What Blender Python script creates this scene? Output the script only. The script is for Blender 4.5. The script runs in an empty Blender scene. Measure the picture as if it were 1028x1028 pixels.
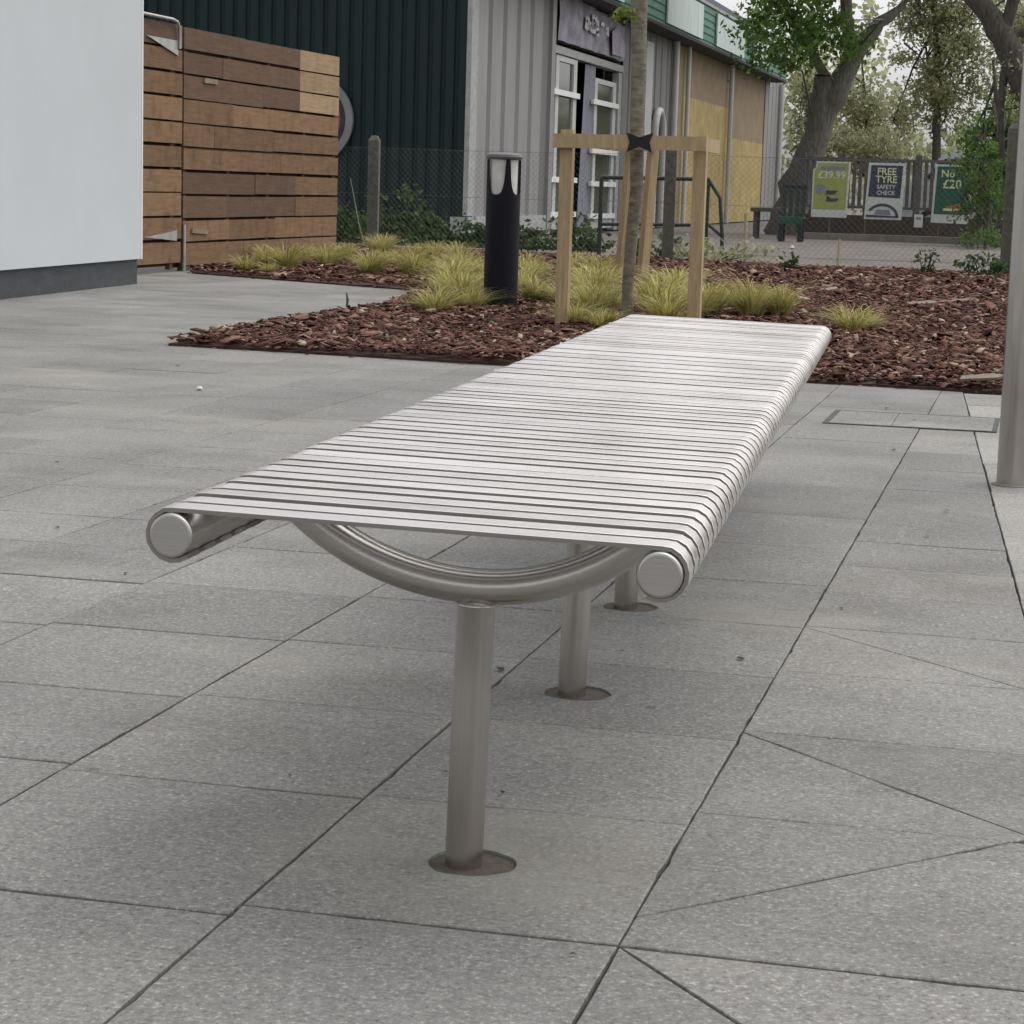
import bpy, math, random
import numpy as np
from mathutils import Vector, Matrix
R = math.radians
rng = random.Random(7)
sc = bpy.context.scene
col = sc.collection

# ------------------------------------------------------------------ camera
EYE = 0.86
FPX = 2200.0
RIGHT = Vector((0.971086, 0.23689, 0.02957))
UP = Vector((-0.063305, 0.136095, 0.988671))
FWD = Vector((-0.230182, 0.961957, -0.147156))
cam_d = bpy.data.cameras.new('camera')
cam_d.sensor_width = 36.0
cam_d.lens = 36.0 * FPX / 1028.0
cam_d.clip_start = 0.05
cam_d.clip_end = 1500
cam = bpy.data.objects.new('camera', cam_d)
col.objects.link(cam)
m = Matrix((RIGHT, UP, -FWD)).transposed().to_4x4()
m.translation = Vector((0, 0, EYE))
cam.matrix_world = m
sc.camera = cam

def at(px, py, y):
    """point of the plane at distance y seen at photo pixel (px, py)"""
    d = FWD * FPX + RIGHT * (px - 514) - UP * (py - 514)
    return Vector((0, 0, EYE)) + d * (y / d.y)

# ------------------------------------------------------------------ materials
def new_mat(name):
    mt = bpy.data.materials.new(name)
    mt.use_nodes = True
    nt = mt.node_tree
    return mt, nt, nt.nodes['Principled BSDF']

def node(nt, kind, **kw):
    n = nt.nodes.new(kind)
    for k, v in kw.items():
        setattr(n, k, v)
    return n

def ramp(nt, stops, interp='LINEAR'):
    n = nt.nodes.new('ShaderNodeValToRGB')
    n.color_ramp.interpolation = interp
    el = n.color_ramp.elements
    while len(el) < len(stops):
        el.new(0.5)
    for e, (p, c) in zip(el, stops):
        e.position = p
        e.color = (*c, 1) if len(c) == 3 else c
    return n

def noise(nt, scale, detail=3, rough=0.55, vec=None, stretch=None):
    n = nt.nodes.new('ShaderNodeTexNoise')
    n.inputs['Scale'].default_value = scale
    n.inputs['Detail'].default_value = detail
    n.inputs['Roughness'].default_value = rough
    if vec is not None:
        if stretch:
            mp = nt.nodes.new('ShaderNodeMapping')
            mp.inputs['Scale'].default_value = stretch
            nt.links.new(vec, mp.inputs['Vector'])
            vec = mp.outputs['Vector']
        nt.links.new(vec, n.inputs['Vector'])
    return n

def mixc(nt, a, b, fac, mode='MIX'):
    n = nt.nodes.new('ShaderNodeMix')
    n.data_type = 'RGBA'
    n.blend_type = mode
    for sock, v in ((n.inputs[6], a), (n.inputs[7], b), (n.inputs[0], fac)):
        if hasattr(v, 'links') or hasattr(v, 'is_linked'):
            nt.links.new(v, sock)
        elif isinstance(v, (tuple, list)):
            sock.default_value = (*v, 1)
        else:
            sock.default_value = v
    return n.outputs[2]

def bump(nt, height, bs, strength=0.3, dist=0.01):
    b = nt.nodes.new('ShaderNodeBump')
    b.inputs['Strength'].default_value = strength
    b.inputs['Distance'].default_value = dist
    nt.links.new(height, b.inputs['Height'])
    nt.links.new(b.outputs['Normal'], bs.inputs['Normal'])
    return b

def simple(name, c, rough=0.6, metal=0.0, var=0.12, scale=6.0, spec=None, bump_s=0.0, bump_scale=60, stretch=None):
    """colour with mottled variation; every object gets a node based material"""
    mt, nt, bs = new_mat(name)
    tc = node(nt, 'ShaderNodeTexCoord')
    n = noise(nt, scale, 5, 0.6, tc.outputs['Object'], stretch)
    lo = tuple(x * (1 - var) for x in c)
    hi = tuple(min(1, x * (1 + var)) for x in c)
    r = ramp(nt, [(0.3, lo), (0.7, hi)])
    nt.links.new(n.outputs['Fac'], r.inputs['Fac'])
    nt.links.new(r.outputs['Color'], bs.inputs['Base Color'])
    bs.inputs['Roughness'].default_value = rough
    bs.inputs['Metallic'].default_value = metal
    if spec is not None:
        bs.inputs['Specular IOR Level'].default_value = spec
    if bump_s:
        n2 = noise(nt, bump_scale, 4, 0.6, tc.outputs['Object'])
        bump(nt, n2.outputs['Fac'], bs, bump_s, 0.01)
    return mt

def islands(name, stops, rough=0.8, noise_scale=8, var=0.25, stretch=None, bump_s=0.2, transl=0.0, streak=None, interp='LINEAR'):
    """each loose piece (board, chip, leaf) takes its own colour"""
    mt, nt, bs = new_mat(name)
    g = node(nt, 'ShaderNodeNewGeometry')
    r = ramp(nt, stops, interp)
    nt.links.new(g.outputs['Random Per Island'], r.inputs['Fac'])
    tc = node(nt, 'ShaderNodeTexCoord')
    n = noise(nt, noise_scale, 6, 0.65, tc.outputs['Object'], stretch)
    k = ramp(nt, [(0.28, (1 - var,) * 3), (0.72, (1 + var,) * 3)])
    nt.links.new(n.outputs['Fac'], k.inputs['Fac'])
    c = mixc(nt, r.outputs['Color'], k.outputs['Color'], 1.0, 'MULTIPLY')
    nt.links.new(c, bs.inputs['Base Color'])
    bs.inputs['Roughness'].default_value = rough
    bs.inputs['Specular IOR Level'].default_value = 0.25
    if bump_s:
        bump(nt, n.outputs['Fac'], bs, bump_s, 0.01)
    if transl:
        t = node(nt, 'ShaderNodeBsdfTranslucent')
        nt.links.new(c, t.inputs['Color'])
        mx = node(nt, 'ShaderNodeMixShader')
        mx.inputs[0].default_value = transl
        nt.links.new(bs.outputs[0], mx.inputs[1])
        nt.links.new(t.outputs[0], mx.inputs[2])
        out = [x for x in nt.nodes if x.type == 'OUTPUT_MATERIAL'][0]
        nt.links.new(mx.outputs[0], out.inputs['Surface'])
    return mt

def paver_mat(name, base, warm):
    mt, nt, bs = new_mat(name)
    tc = node(nt, 'ShaderNodeTexCoord')
    g = node(nt, 'ShaderNodeNewGeometry')
    obj = tc.outputs['Object']
    # slab to slab tone
    r0 = ramp(nt, [(0, tuple(x * 0.90 for x in base)), (0.5, base), (1, tuple(x * 1.07 for x in warm))])
    nt.links.new(g.outputs['Random Per Island'], r0.inputs['Fac'])
    # broad weathering
    n1 = noise(nt, 1.7, 6, 0.62, obj)
    r1 = ramp(nt, [(0.3, (0.80, 0.79, 0.78)), (0.52, (0.99, 0.99, 0.99)), (0.75, (1.07, 1.06, 1.04))])
    nt.links.new(n1.outputs['Fac'], r1.inputs['Fac'])
    c = mixc(nt, r0.outputs['Color'], r1.outputs['Color'], 1, 'MULTIPLY')
    # granite speckle: light and dark grains
    n2 = noise(nt, 130, 3, 0.75, obj)
    r2 = ramp(nt, [(0.26, (0.26, 0.25, 0.24)), (0.42, (0.88, 0.88, 0.87)), (0.57, (1.04, 1.04, 1.04)), (0.69, (2.0, 1.98, 1.94))])
    nt.links.new(n2.outputs['Fac'], r2.inputs['Fac'])
    c = mixc(nt, c, r2.outputs['Color'], 0.9, 'MULTIPLY')
    n3 = noise(nt, 45, 4, 0.7, obj)
    r3 = ramp(nt, [(0.3, (0.80, 0.80, 0.80)), (0.7, (1.17, 1.17, 1.16))])
    nt.links.new(n3.outputs['Fac'], r3.inputs['Fac'])
    c = mixc(nt, c, r3.outputs['Color'], 1, 'MULTIPLY')
    # sparse dark specks and pale flecks
    v = node(nt, 'ShaderNodeTexVoronoi')
    v.inputs['Scale'].default_value = 24
    nt.links.new(obj, v.inputs['Vector'])
    r4 = ramp(nt, [(0.05, (0.33, 0.32, 0.31)), (0.085, (1, 1, 1))])
    nt.links.new(v.outputs['Distance'], r4.inputs['Fac'])
    c = mixc(nt, c, r4.outputs['Color'], 0.55, 'MULTIPLY')
    vg = node(nt, 'ShaderNodeTexVoronoi')
    vg.inputs['Scale'].default_value = 2.6
    nt.links.new(obj, vg.inputs['Vector'])
    rg = ramp(nt, [(0.022, (0.62, 0.60, 0.57)), (0.036, (1, 1, 1))])
    nt.links.new(vg.outputs['Distance'], rg.inputs['Fac'])
    c = mixc(nt, c, rg.outputs['Color'], 0.8, 'MULTIPLY')
    # grey water stains with soft tide marks
    ns = noise(nt, 0.55, 7, 0.7, obj)
    rs = ramp(nt, [(0.40, (1, 1, 1)), (0.47, (0.90, 0.895, 0.89)), (0.56, (0.93, 0.93, 0.925)), (0.575, (1.0, 1.0, 1.0))])
    nt.links.new(ns.outputs['Fac'], rs.inputs['Fac'])
    c = mixc(nt, c, rs.outputs['Color'], 1.0, 'MULTIPLY')
    # sandy dust smears
    n5 = noise(nt, 0.9, 5, 0.6, obj, (1, 1.7, 1))
    r5 = ramp(nt, [(0.56, (0, 0, 0)), (0.74, (0.45,) * 3)])
    nt.links.new(n5.outputs['Fac'], r5.inputs['Fac'])
    c = mixc(nt, c, (0.40, 0.375, 0.325), r5.outputs['Color'])
    # cement haze left round the front leg
    vd = node(nt, 'ShaderNodeVectorMath', operation='DISTANCE')
    vd.inputs[1].default_value = (-0.66, 2.68, 0)
    nt.links.new(obj, vd.inputs[0])
    n6 = noise(nt, 5, 4, 0.6, obj)
    ad = node(nt, 'ShaderNodeMath', operation='MULTIPLY_ADD')
    ad.inputs[1].default_value = 0.5
    nt.links.new(n6.outputs['Fac'], ad.inputs[0]); nt.links.new(vd.outputs['Value'], ad.inputs[2])
    r6 = ramp(nt, [(0.30, (0.42,) * 3), (0.55, (0, 0, 0))])
    nt.links.new(ad.outputs[0], r6.inputs['Fac'])
    c = mixc(nt, c, (0.33, 0.315, 0.27), r6.outputs['Color'])
    nt.links.new(c, bs.inputs['Base Color'])
    bs.inputs['Roughness'].default_value = 0.85
    bs.inputs['Specular IOR Level'].default_value = 0.12
    bump(nt, n2.outputs['Fac'], bs, 0.35, 0.0015)
    return mt

def steel(name, c, rough, along, isl=0.0):
    mt, nt, bs = new_mat(name)
    tc = node(nt, 'ShaderNodeTexCoord')
    obj = tc.outputs['Object']
    st = {'x': (3, 900, 900), 'y': (900, 3, 900), 'z': (900, 900, 3)}[along]
    n = noise(nt, 1.0, 4, 0.6, obj, st)
    n2 = noise(nt, 5, 5, 0.65, obj)
    r = ramp(nt, [(0.3, tuple(x * 0.92 for x in c)), (0.7, tuple(min(1, x * 1.06) for x in c))])
    nt.links.new(n.outputs['Fac'], r.inputs['Fac'])
    k = ramp(nt, [(0.30, (0.93, 0.91, 0.905)), (0.50, (0.985, 0.975, 0.97)), (0.64, (1, 1, 1))])
    nt.links.new(n2.outputs['Fac'], k.inputs['Fac'])
    cc = mixc(nt, r.outputs['Color'], k.outputs['Color'], 1, 'MULTIPLY')
    if isl:
        g = node(nt, 'ShaderNodeNewGeometry')
        ri = ramp(nt, [(0, (1 - isl,) * 3), (1, (1 + isl,) * 3)])
        nt.links.new(g.outputs['Random Per Island'], ri.inputs['Fac'])
        cc = mixc(nt, cc, ri.outputs['Color'], 1, 'MULTIPLY')
    nt.links.new(cc, bs.inputs['Base Color'])
    bs.inputs['Metallic'].default_value = 1
    mr = node(nt, 'ShaderNodeMapRange')
    mr.inputs['From Min'].default_value = 0.3; mr.inputs['From Max'].default_value = 0.7
    mr.inputs['To Min'].default_value = rough * 0.88
    mr.inputs['To Max'].default_value = rough * 1.14
    nt.links.new(n2.outputs['Fac'], mr.inputs['Value'])
    nt.links.new(mr.outputs['Result'], bs.inputs['Roughness'])
    bump(nt, n.outputs['Fac'], bs, 0.12, 0.0006)
    return mt

def board_mat(name, stops, grain=(1, 1, 14), dark=(0.05, 0.028, 0.018), stain=0.6, gscale=3.0):
    mt, nt, bs = new_mat(name)
    tc = node(nt, 'ShaderNodeTexCoord')
    g = node(nt, 'ShaderNodeNewGeometry')
    r = ramp(nt, stops)
    nt.links.new(g.outputs['Random Per Island'], r.inputs['Fac'])
    n = noise(nt, gscale, 6, 0.7, tc.outputs['Object'], grain)
    k = ramp(nt, [(0.3, (0.72,) * 3), (0.7, (1.22,) * 3)])
    nt.links.new(n.outputs['Fac'], k.inputs['Fac'])
    c = mixc(nt, r.outputs['Color'], k.outputs['Color'], 1, 'MULTIPLY')
    n2 = noise(nt, 2.2, 5, 0.7, tc.outputs['Object'], (1, 3.4, 1.5) if grain[0] == 1 else None)
    s = ramp(nt, [(0.50, (0, 0, 0)), (0.62, (stain * 0.45,) * 3), (0.8, (stain,) * 3)])
    nt.links.new(n2.outputs['Fac'], s.inputs['Fac'])
    c = mixc(nt, c, dark, s.outputs['Color'])
    nt.links.new(c, bs.inputs['Base Color'])
    bs.inputs['Roughness'].default_value = 0.8
    bs.inputs['Specular IOR Level'].default_value = 0.25
    bump(nt, n.outputs['Fac'], bs, 0.3, 0.004)
    return mt

def glass_mat():
    mt, nt, bs = new_mat('window_glass')
    tc = node(nt, 'ShaderNodeTexCoord')
    n = noise(nt, 3, 3, 0.5, tc.outputs['Object'])
    r = ramp(nt, [(0.3, (0.02, 0.024, 0.024)), (0.7, (0.05, 0.055, 0.05))])
    nt.links.new(n.outputs['Fac'], r.inputs['Fac'])
    nt.links.new(r.outputs['Color'], bs.inputs['Base Color'])
    bs.inputs['Roughness'].default_value = 0.08
    bs.inputs['Specular IOR Level'].default_value = 0.6
    return mt

M = {}
M['paver'] = paver_mat('granite_paver', (0.262, 0.258, 0.25), (0.27, 0.262, 0.25))
M['paver_light'] = paver_mat('pale_kerb_paver', (0.335, 0.33, 0.315), (0.345, 0.335, 0.315))
M['joint'] = simple('joint_grit', (0.045, 0.04, 0.035), 0.95, var=0.4, scale=40)
M['dirt'] = simple('dusty_tarmac', (0.155, 0.135, 0.12), 0.95, var=0.25, scale=1.3, bump_s=0.4, bump_scale=30)
M['soil'] = simple('mulch_soil', (0.06, 0.026, 0.017), 0.95, var=0.5, scale=12, bump_s=1.0, bump_scale=45)
M['chip'] = islands('bark_chip', [(0, (0.027, 0.010, 0.006)), (0.35, (0.080, 0.032, 0.021)), (0.7, (0.150, 0.066, 0.046)), (0.9, (0.25, 0.14, 0.105)), (0.97, (0.33, 0.25, 0.18)), (1, (0.45, 0.38, 0.30))], 0.85, 30, 0.35)
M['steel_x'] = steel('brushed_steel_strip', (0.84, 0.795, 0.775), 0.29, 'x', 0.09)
M['steel_shaded'] = steel('shaded_strip_side', (0.33, 0.31, 0.295), 0.42, 'x')  # slat gap shade put into the colour of strip sides, ends and undersides
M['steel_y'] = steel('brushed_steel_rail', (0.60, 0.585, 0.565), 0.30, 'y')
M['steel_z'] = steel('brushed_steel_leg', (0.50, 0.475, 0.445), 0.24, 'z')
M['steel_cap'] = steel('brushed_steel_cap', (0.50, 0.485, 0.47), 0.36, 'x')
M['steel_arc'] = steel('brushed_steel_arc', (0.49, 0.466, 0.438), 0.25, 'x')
M['collar'] = simple('brown_grout', (0.10, 0.078, 0.060), 0.8, var=0.3, scale=60, bump_s=0.4, bump_scale=150)
M['render'] = simple('white_render', (0.55, 0.577, 0.592), 0.85, var=0.035, scale=0.9, bump_s=0.05, bump_scale=220)
M['render_edge'] = simple('pale_corner_bead', (0.78, 0.78, 0.76), 0.6, var=0.03)
M['plinth'] = simple('charcoal_plinth', (0.050, 0.055, 0.062), 0.75, var=0.25, scale=5, bump_s=0.2, bump_scale=90, stretch=(1, 1, 4))
M['board'] = board_mat('weathered_board', [(0, (0.175, 0.102, 0.057)), (0.5, (0.215, 0.127, 0.070)), (1, (0.265, 0.160, 0.088))], grain=(1, 1.0, 12))
M['board_pale'] = board_mat('pale_board', [(0, (0.34, 0.235, 0.135)), (1, (0.40, 0.285, 0.17))], grain=(1, 1.0, 12), stain=0.3)
M['board_dark'] = board_mat('dark_board', [(0, (0.125, 0.076, 0.050)), (1, (0.155, 0.095, 0.061))], grain=(1, 1.0, 12), stain=0.3)
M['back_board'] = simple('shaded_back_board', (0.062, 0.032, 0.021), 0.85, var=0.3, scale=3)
M['pine'] = board_mat('treated_pine', [(0, (0.41, 0.305, 0.175)), (1, (0.49, 0.375, 0.22))], grain=(14, 14, 1), dark=(0.25, 0.17, 0.09), stain=0.35, gscale=4)
M['galv'] = simple('galvanised_steel', (0.47, 0.47, 0.45), 0.5, 0.6, var=0.2, scale=9)
M['green_clad'] = simple('dark_green_cladding', (0.0085, 0.0235, 0.0240), 0.55, var=0.18, scale=1.2, stretch=(4, 4, 0.5), spec=0.3)
M['grey_clad'] = simple('grey_cladding', (0.27, 0.265, 0.262), 0.55, var=0.12, scale=1.2, stretch=(3, 3, 0.4))
M['dim_clad'] = simple('dim_grey_cladding', (0.19, 0.18, 0.175), 0.6, var=0.12, scale=1.2, stretch=(3, 3, 0.4))
M['white_trim'] = simple('white_trim', (0.52, 0.53, 0.52), 0.5, var=0.08, scale=4)
M['skirting'] = simple('grey_skirting', (0.36, 0.37, 0.36), 0.7, var=0.2, scale=8)
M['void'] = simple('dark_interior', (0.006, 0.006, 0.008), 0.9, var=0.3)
M['glass'] = glass_mat()
M['banner'] = simple('slate_banner', (0.25, 0.235, 0.28), 0.55, var=0.45, scale=2.2, stretch=(1, 1, 1.6))
M['banner_print'] = simple('banner_print', (0.6, 0.6, 0.63), 0.6, var=0.25, scale=6)
M['banner_fade'] = simple('banner_faded_print', (0.33, 0.29, 0.37), 0.6, var=0.25, scale=4)
M['curtain'] = simple('grey_door_leaf', (0.22, 0.225, 0.27), 0.7, var=0.25, scale=3, stretch=(3, 6, 0.3))
M['fascia'] = simple('green_fascia', (0.045, 0.20, 0.135), 0.5, var=0.2, scale=3)
M['fascia_dark'] = simple('deep_green_edge', (0.012, 0.065, 0.05), 0.5, var=0.2, scale=3)
M['sign_white'] = simple('faded_sign_panel', (0.50, 0.60, 0.56), 0.45, var=0.22, scale=2.0, stretch=(1, 5, 0.35))
M['yellow_board'] = simple('ochre_board', (0.40, 0.30, 0.115), 0.8, var=0.25, scale=2.0)
M['brown_board'] = simple('brown_board', (0.27, 0.20, 0.125), 0.85, var=0.2, scale=2.0)
M['soffit'] = simple('dark_soffit', (0.030, 0.028, 0.032), 0.8, var=0.3)
M['roof'] = simple('blue_grey_roof', (0.085, 0.09, 0.14), 0.6, var=0.2, scale=2)
M['concrete'] = simple('mossy_concrete', (0.115, 0.115, 0.095), 0.9, var=0.35, scale=14, bump_s=0.5, bump_scale=60)
M['wire'] = simple('grey_wire', (0.12, 0.115, 0.105), 0.6, 0.3, var=0.2, scale=20)
M['navy'] = simple('navy_black_paint', (0.0045, 0.005, 0.0115), 0.5, var=0.25, scale=6, spec=0.22)
M['lens'] = simple('frosted_lens', (0.66, 0.65, 0.62), 0.35, var=0.12, scale=14)
M['cap_grey'] = simple('grey_cap', (0.11, 0.11, 0.115), 0.5, var=0.15, scale=10)
M['rubber'] = simple('black_rubber', (0.018, 0.014, 0.014), 0.8, var=0.3, scale=40)
M['bark'] = simple('tree_bark', (0.150, 0.140, 0.115), 0.95, var=0.5, scale=9, bump_s=1.0, bump_scale=18, stretch=(3, 3, 0.6))
M['bark_dark'] = simple('dark_bark', (0.075, 0.068, 0.057), 0.95, var=0.5, scale=9, bump_s=1.0, bump_scale=18, stretch=(3, 3, 0.6))
M['bark_young'] = simple('young_bark', (0.19, 0.165, 0.125), 0.9, var=0.45, scale=16, bump_s=0.8, bump_scale=40, stretch=(1, 1, 2.5))
M['cut_wood'] = simple('cut_wood', (0.24, 0.20, 0.15), 0.9, var=0.2, scale=12)
def leafm(name, a, b, c): return islands(name, [(0, a), (0.5, b), (1, c)], 0.6, 3, 0.25, bump_s=0, transl=0.55)
M['leaf_olive'] = leafm('olive_leaf', (0.181, 0.2, 0.108), (0.335, 0.347, 0.194), (0.56, 0.56, 0.337))
M['leaf_green'] = leafm('green_leaf', (0.056, 0.111, 0.026), (0.111, 0.195, 0.049), (0.195, 0.297, 0.078))
M['leaf_dark'] = leafm('dark_leaf', (0.024, 0.054, 0.018), (0.051, 0.099, 0.033), (0.09, 0.15, 0.045))
M['leaf_lime'] = leafm('lime_leaf', (0.118, 0.16, 0.037), (0.202, 0.252, 0.06), (0.319, 0.37, 0.101))
M['leaf_weed'] = leafm('weed_leaf', (0.029, 0.055, 0.023), (0.058, 0.101, 0.039), (0.13, 0.182, 0.072))
M['blade'] = islands('grass_blade', [(0, (0.26, 0.20, 0.10)), (0.25, (0.40, 0.36, 0.12)), (0.75, (0.54, 0.51, 0.175)), (1, (0.60, 0.52, 0.29))], 0.7, 10, 0.2, bump_s=0, transl=0.3)
M['green_paint'] = simple('dark_green_paint', (0.004, 0.018, 0.012), 0.45, var=0.3, scale=12)
M['green_plastic'] = simple('green_plastic', (0.009, 0.065, 0.042), 0.45, var=0.2, scale=10)
M['grey_plastic'] = simple('grey_weathered_board', (0.09, 0.085, 0.078), 0.8, var=0.25, scale=10)
M['poster_yellow'] = simple('yellow_green_poster', (0.34, 0.38, 0.10), 0.5, var=0.15, scale=5)
M['poster_navy'] = simple('navy_poster', (0.035, 0.045, 0.085), 0.5, var=0.25, scale=5)
M['poster_green'] = simple('green_poster', (0.014, 0.105, 0.070), 0.5, var=0.2, scale=5)
M['poster_pale'] = simple('pale_poster', (0.62, 0.645, 0.62), 0.5, var=0.1, scale=7)
M['poster_text'] = simple('pale_yellow_print', (0.70, 0.73, 0.40), 0.5, var=0.12, scale=8)
M['poster_dark'] = simple('dark_print', (0.05, 0.05, 0.075), 0.5, var=0.2, scale=8)
M['poster_grey'] = simple('grey_print', (0.22, 0.24, 0.30), 0.5, var=0.2, scale=8)
M['poster_red'] = simple('red_print', (0.45, 0.13, 0.06), 0.5, var=0.2, scale=8)
M['low_wall'] = simple('brown_low_wall', (0.068, 0.053, 0.045), 0.85, var=0.3, scale=4, stretch=(1, 1, 5))
M['rail_dark'] = simple('dark_railing', (0.095, 0.092, 0.085), 0.7, var=0.3, scale=6)
M['kerb'] = simple('weathered_kerb', (0.21, 0.19, 0.165), 0.9, var=0.25, scale=5)
M['car_silver'] = simple('silver_car_paint', (0.52, 0.54, 0.55), 0.25, 0.2, var=0.06)
M['car_blue'] = simple('slate_car_paint', (0.10, 0.12, 0.16), 0.25, 0.2, var=0.06)
M['red_disc'] = simple('faded_red_disc', (0.36, 0.085, 0.065), 0.6, var=0.2, scale=5)
M['grey_disc'] = simple('grey_disc_rim', (0.22, 0.225, 0.235), 0.5, var=0.12, scale=5)
M['disc_dark'] = simple('dark_ring', (0.03, 0.03, 0.04), 0.6, var=0.2)
M['dead_leaf'] = simple('dead_leaf', (0.06, 0.045, 0.035), 0.8, var=0.4, scale=40)
M['petal'] = simple('pale_petal', (0.66, 0.62, 0.58), 0.7, var=0.15, scale=40)
M['cane'] = simple('pale_cane', (0.40, 0.36, 0.25), 0.8, var=0.2, scale=20)
M['cover_frame'] = simple('dark_iron_frame', (0.060, 0.057, 0.052), 0.7, 0.3, var=0.3, scale=30)
M['metal_dull'] = simple('dull_roadside_metal', (0.33, 0.34, 0.36), 0.4, 0.5, var=0.2)

# ------------------------------------------------------------------ mesh builder
class MB:
    def __init__(s):
        s.v, s.f, s.mi = [], [], []
    def add(s, verts, faces, mi=0):
        o = len(s.v)
        s.v.extend([tuple(p) for p in verts])
        for f in faces:
            s.f.append(tuple(i + o for i in f)); s.mi.append(mi)
    def box(s, a, b, mi=0, rot=None, piv=None):
        x0, y0, z0 = a; x1, y1, z1 = b
        vs = [Vector(p) for p in ((x0, y0, z0), (x1, y0, z0), (x1, y1, z0), (x0, y1, z0), (x0, y0, z1), (x1, y0, z1), (x1, y1, z1), (x0, y1, z1))]
        if rot is not None:
            pv = Vector(piv) if piv is not None else sum(vs, Vector()) / 8
            vs = [rot @ (p - pv) + pv for p in vs]
        s.add(vs, [(0, 3, 2, 1), (4, 5, 6, 7), (0, 1, 5, 4), (1, 2, 6, 5), (2, 3, 7, 6), (3, 0, 4, 7)], mi)
    def tube(s, path, rad, n=12, mi=0, caps=True):
        path = [Vector(p) for p in path]
        k = len(path)
        rads = rad if isinstance(rad, (list, tuple)) else [rad] * k
        t0 = (path[1] - path[0]).normalized()
        ref = Vector((0, 0, 1)) if abs(t0.z) < 0.9 else Vector((1, 0, 0))
        a = t0.cross(ref).normalized()
        rings = []
        for i in range(k):
            t = (path[min(i + 1, k - 1)] - path[max(i - 1, 0)]).normalized()
            a = (a - t * a.dot(t)).normalized()
            b = t.cross(a)
            rings.append([path[i] + (a * math.cos(2 * math.pi * j / n) + b * math.sin(2 * math.pi * j / n)) * rads[i] for j in range(n)])
        vs = [p for r in rings for p in r]
        fs = [(i * n + j, i * n + (j + 1) % n, (i + 1) * n + (j + 1) % n, (i + 1) * n + j) for i in range(k - 1) for j in range(n)]
        if caps:
            fs.append(tuple(range(n - 1, -1, -1))); fs.append(tuple((k - 1) * n + j for j in range(n)))
        s.add(vs, fs, mi)
    def lathe(s, prof, n=32, mi=0, c=(0, 0, 0)):
        """prof: (r, z) from bottom to top"""
        vs = []
        for r_, z in prof:
            for j in range(n):
                an = 2 * math.pi * j / n
                vs.append((c[0] + r_ * math.cos(an), c[1] + r_ * math.sin(an), c[2] + z))
        k = len(prof)
        fs = [(i * n + j, i * n + (j + 1) % n, (i + 1) * n + (j + 1) % n, (i + 1) * n + j) for i in range(k - 1) for j in range(n)]
        fs.append(tuple(range(n - 1, -1, -1))); fs.append(tuple((k - 1) * n + j for j in range(n)))
        s.add(vs, fs, mi)
    def prism(s, poly, z0, z1, mi=0):
        n = len(poly)
        vs = [(p[0], p[1], z0) for p in poly] + [(p[0], p[1], z1) for p in poly]
        fs = [tuple(range(n - 1, -1, -1)), tuple(range(n, 2 * n))] + [(i, (i + 1) % n, n + (i + 1) % n, n + i) for i in range(n)]
        s.add(vs, fs, mi)
    def prism_y(s, poly, y0, y1, mi=0):
        """poly in (x, z), counter-clockwise seen from -y, extruded from y0 (front) to y1"""
        n = len(poly)
        vs = [(p[0], y0, p[1]) for p in poly] + [(p[0], y1, p[1]) for p in poly]
        fs = [tuple(range(n)), tuple(range(2 * n - 1, n - 1, -1))] + [(i, n + i, n + (i + 1) % n, (i + 1) % n) for i in range(n)]
        s.add(vs, fs, mi)
    def build(s, name, mats, parent=None, smooth=None, loc=None, rot=None):
        me = bpy.data.meshes.new(name)
        me.from_pydata(s.v, [], s.f)
        if not isinstance(mats, (list, tuple)):
            mats = [mats]
        for mm in mats:
            me.materials.append(mm)
        if len(mats) > 1:
            me.polygons.foreach_set('material_index', s.mi)
        if smooth is not None:
            me.polygons.foreach_set('use_smooth', [True] * len(me.polygons))
            me.set_sharp_from_angle(angle=R(smooth))
        me.update()
        o = bpy.data.objects.new(name, me)
        col.objects.link(o)
        if parent is not None:
            o.parent = parent
        if loc is not None:
            o.location = loc
        if rot is not None:
            o.rotation_euler = rot
        return o

def tag(o, label=None, cat=None, group=None, kind=None):
    if label: o['label'] = label
    if cat: o['category'] = cat
    if group: o['group'] = group
    if kind: o['kind'] = kind
    return o

def empty(name, loc, label=None, cat=None, group=None, rz=0.0):
    o = bpy.data.objects.new(name, None)
    o.empty_display_size = 0.1
    o.location = loc
    o.rotation_euler = (0, 0, rz)
    col.objects.link(o)
    return tag(o, label, cat, group)

def copy_tree(o, parent=None):
    c = o.copy(); col.objects.link(c)
    if parent is not None: c.parent = parent
    for ch in list(o.children):
        copy_tree(ch, c)
    return c

def lettering(name, txt, size, mat_, parent, loc, rot, sx=1.0, extrude=0.002, align='CENTER'):
    cu = bpy.data.curves.new(name, 'FONT')
    cu.body = txt; cu.size = size; cu.extrude = extrude; cu.align_x = align; cu.align_y = 'CENTER'; cu.resolution_u = 2; cu.offset = size * 0.015
    to = bpy.data.objects.new(name + '_curve', cu)
    col.objects.link(to)
    dg = bpy.context.evaluated_depsgraph_get()
    me = bpy.data.meshes.new_from_object(to.evaluated_get(dg))
    bpy.data.objects.remove(to)
    me.materials.clear(); me.materials.append(mat_)
    o = bpy.data.objects.new(name, me)
    col.objects.link(o)
    o.parent = parent; o.location = loc; o.rotation_euler = rot; o.scale = (sx, 1, 1)
    return o

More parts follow.
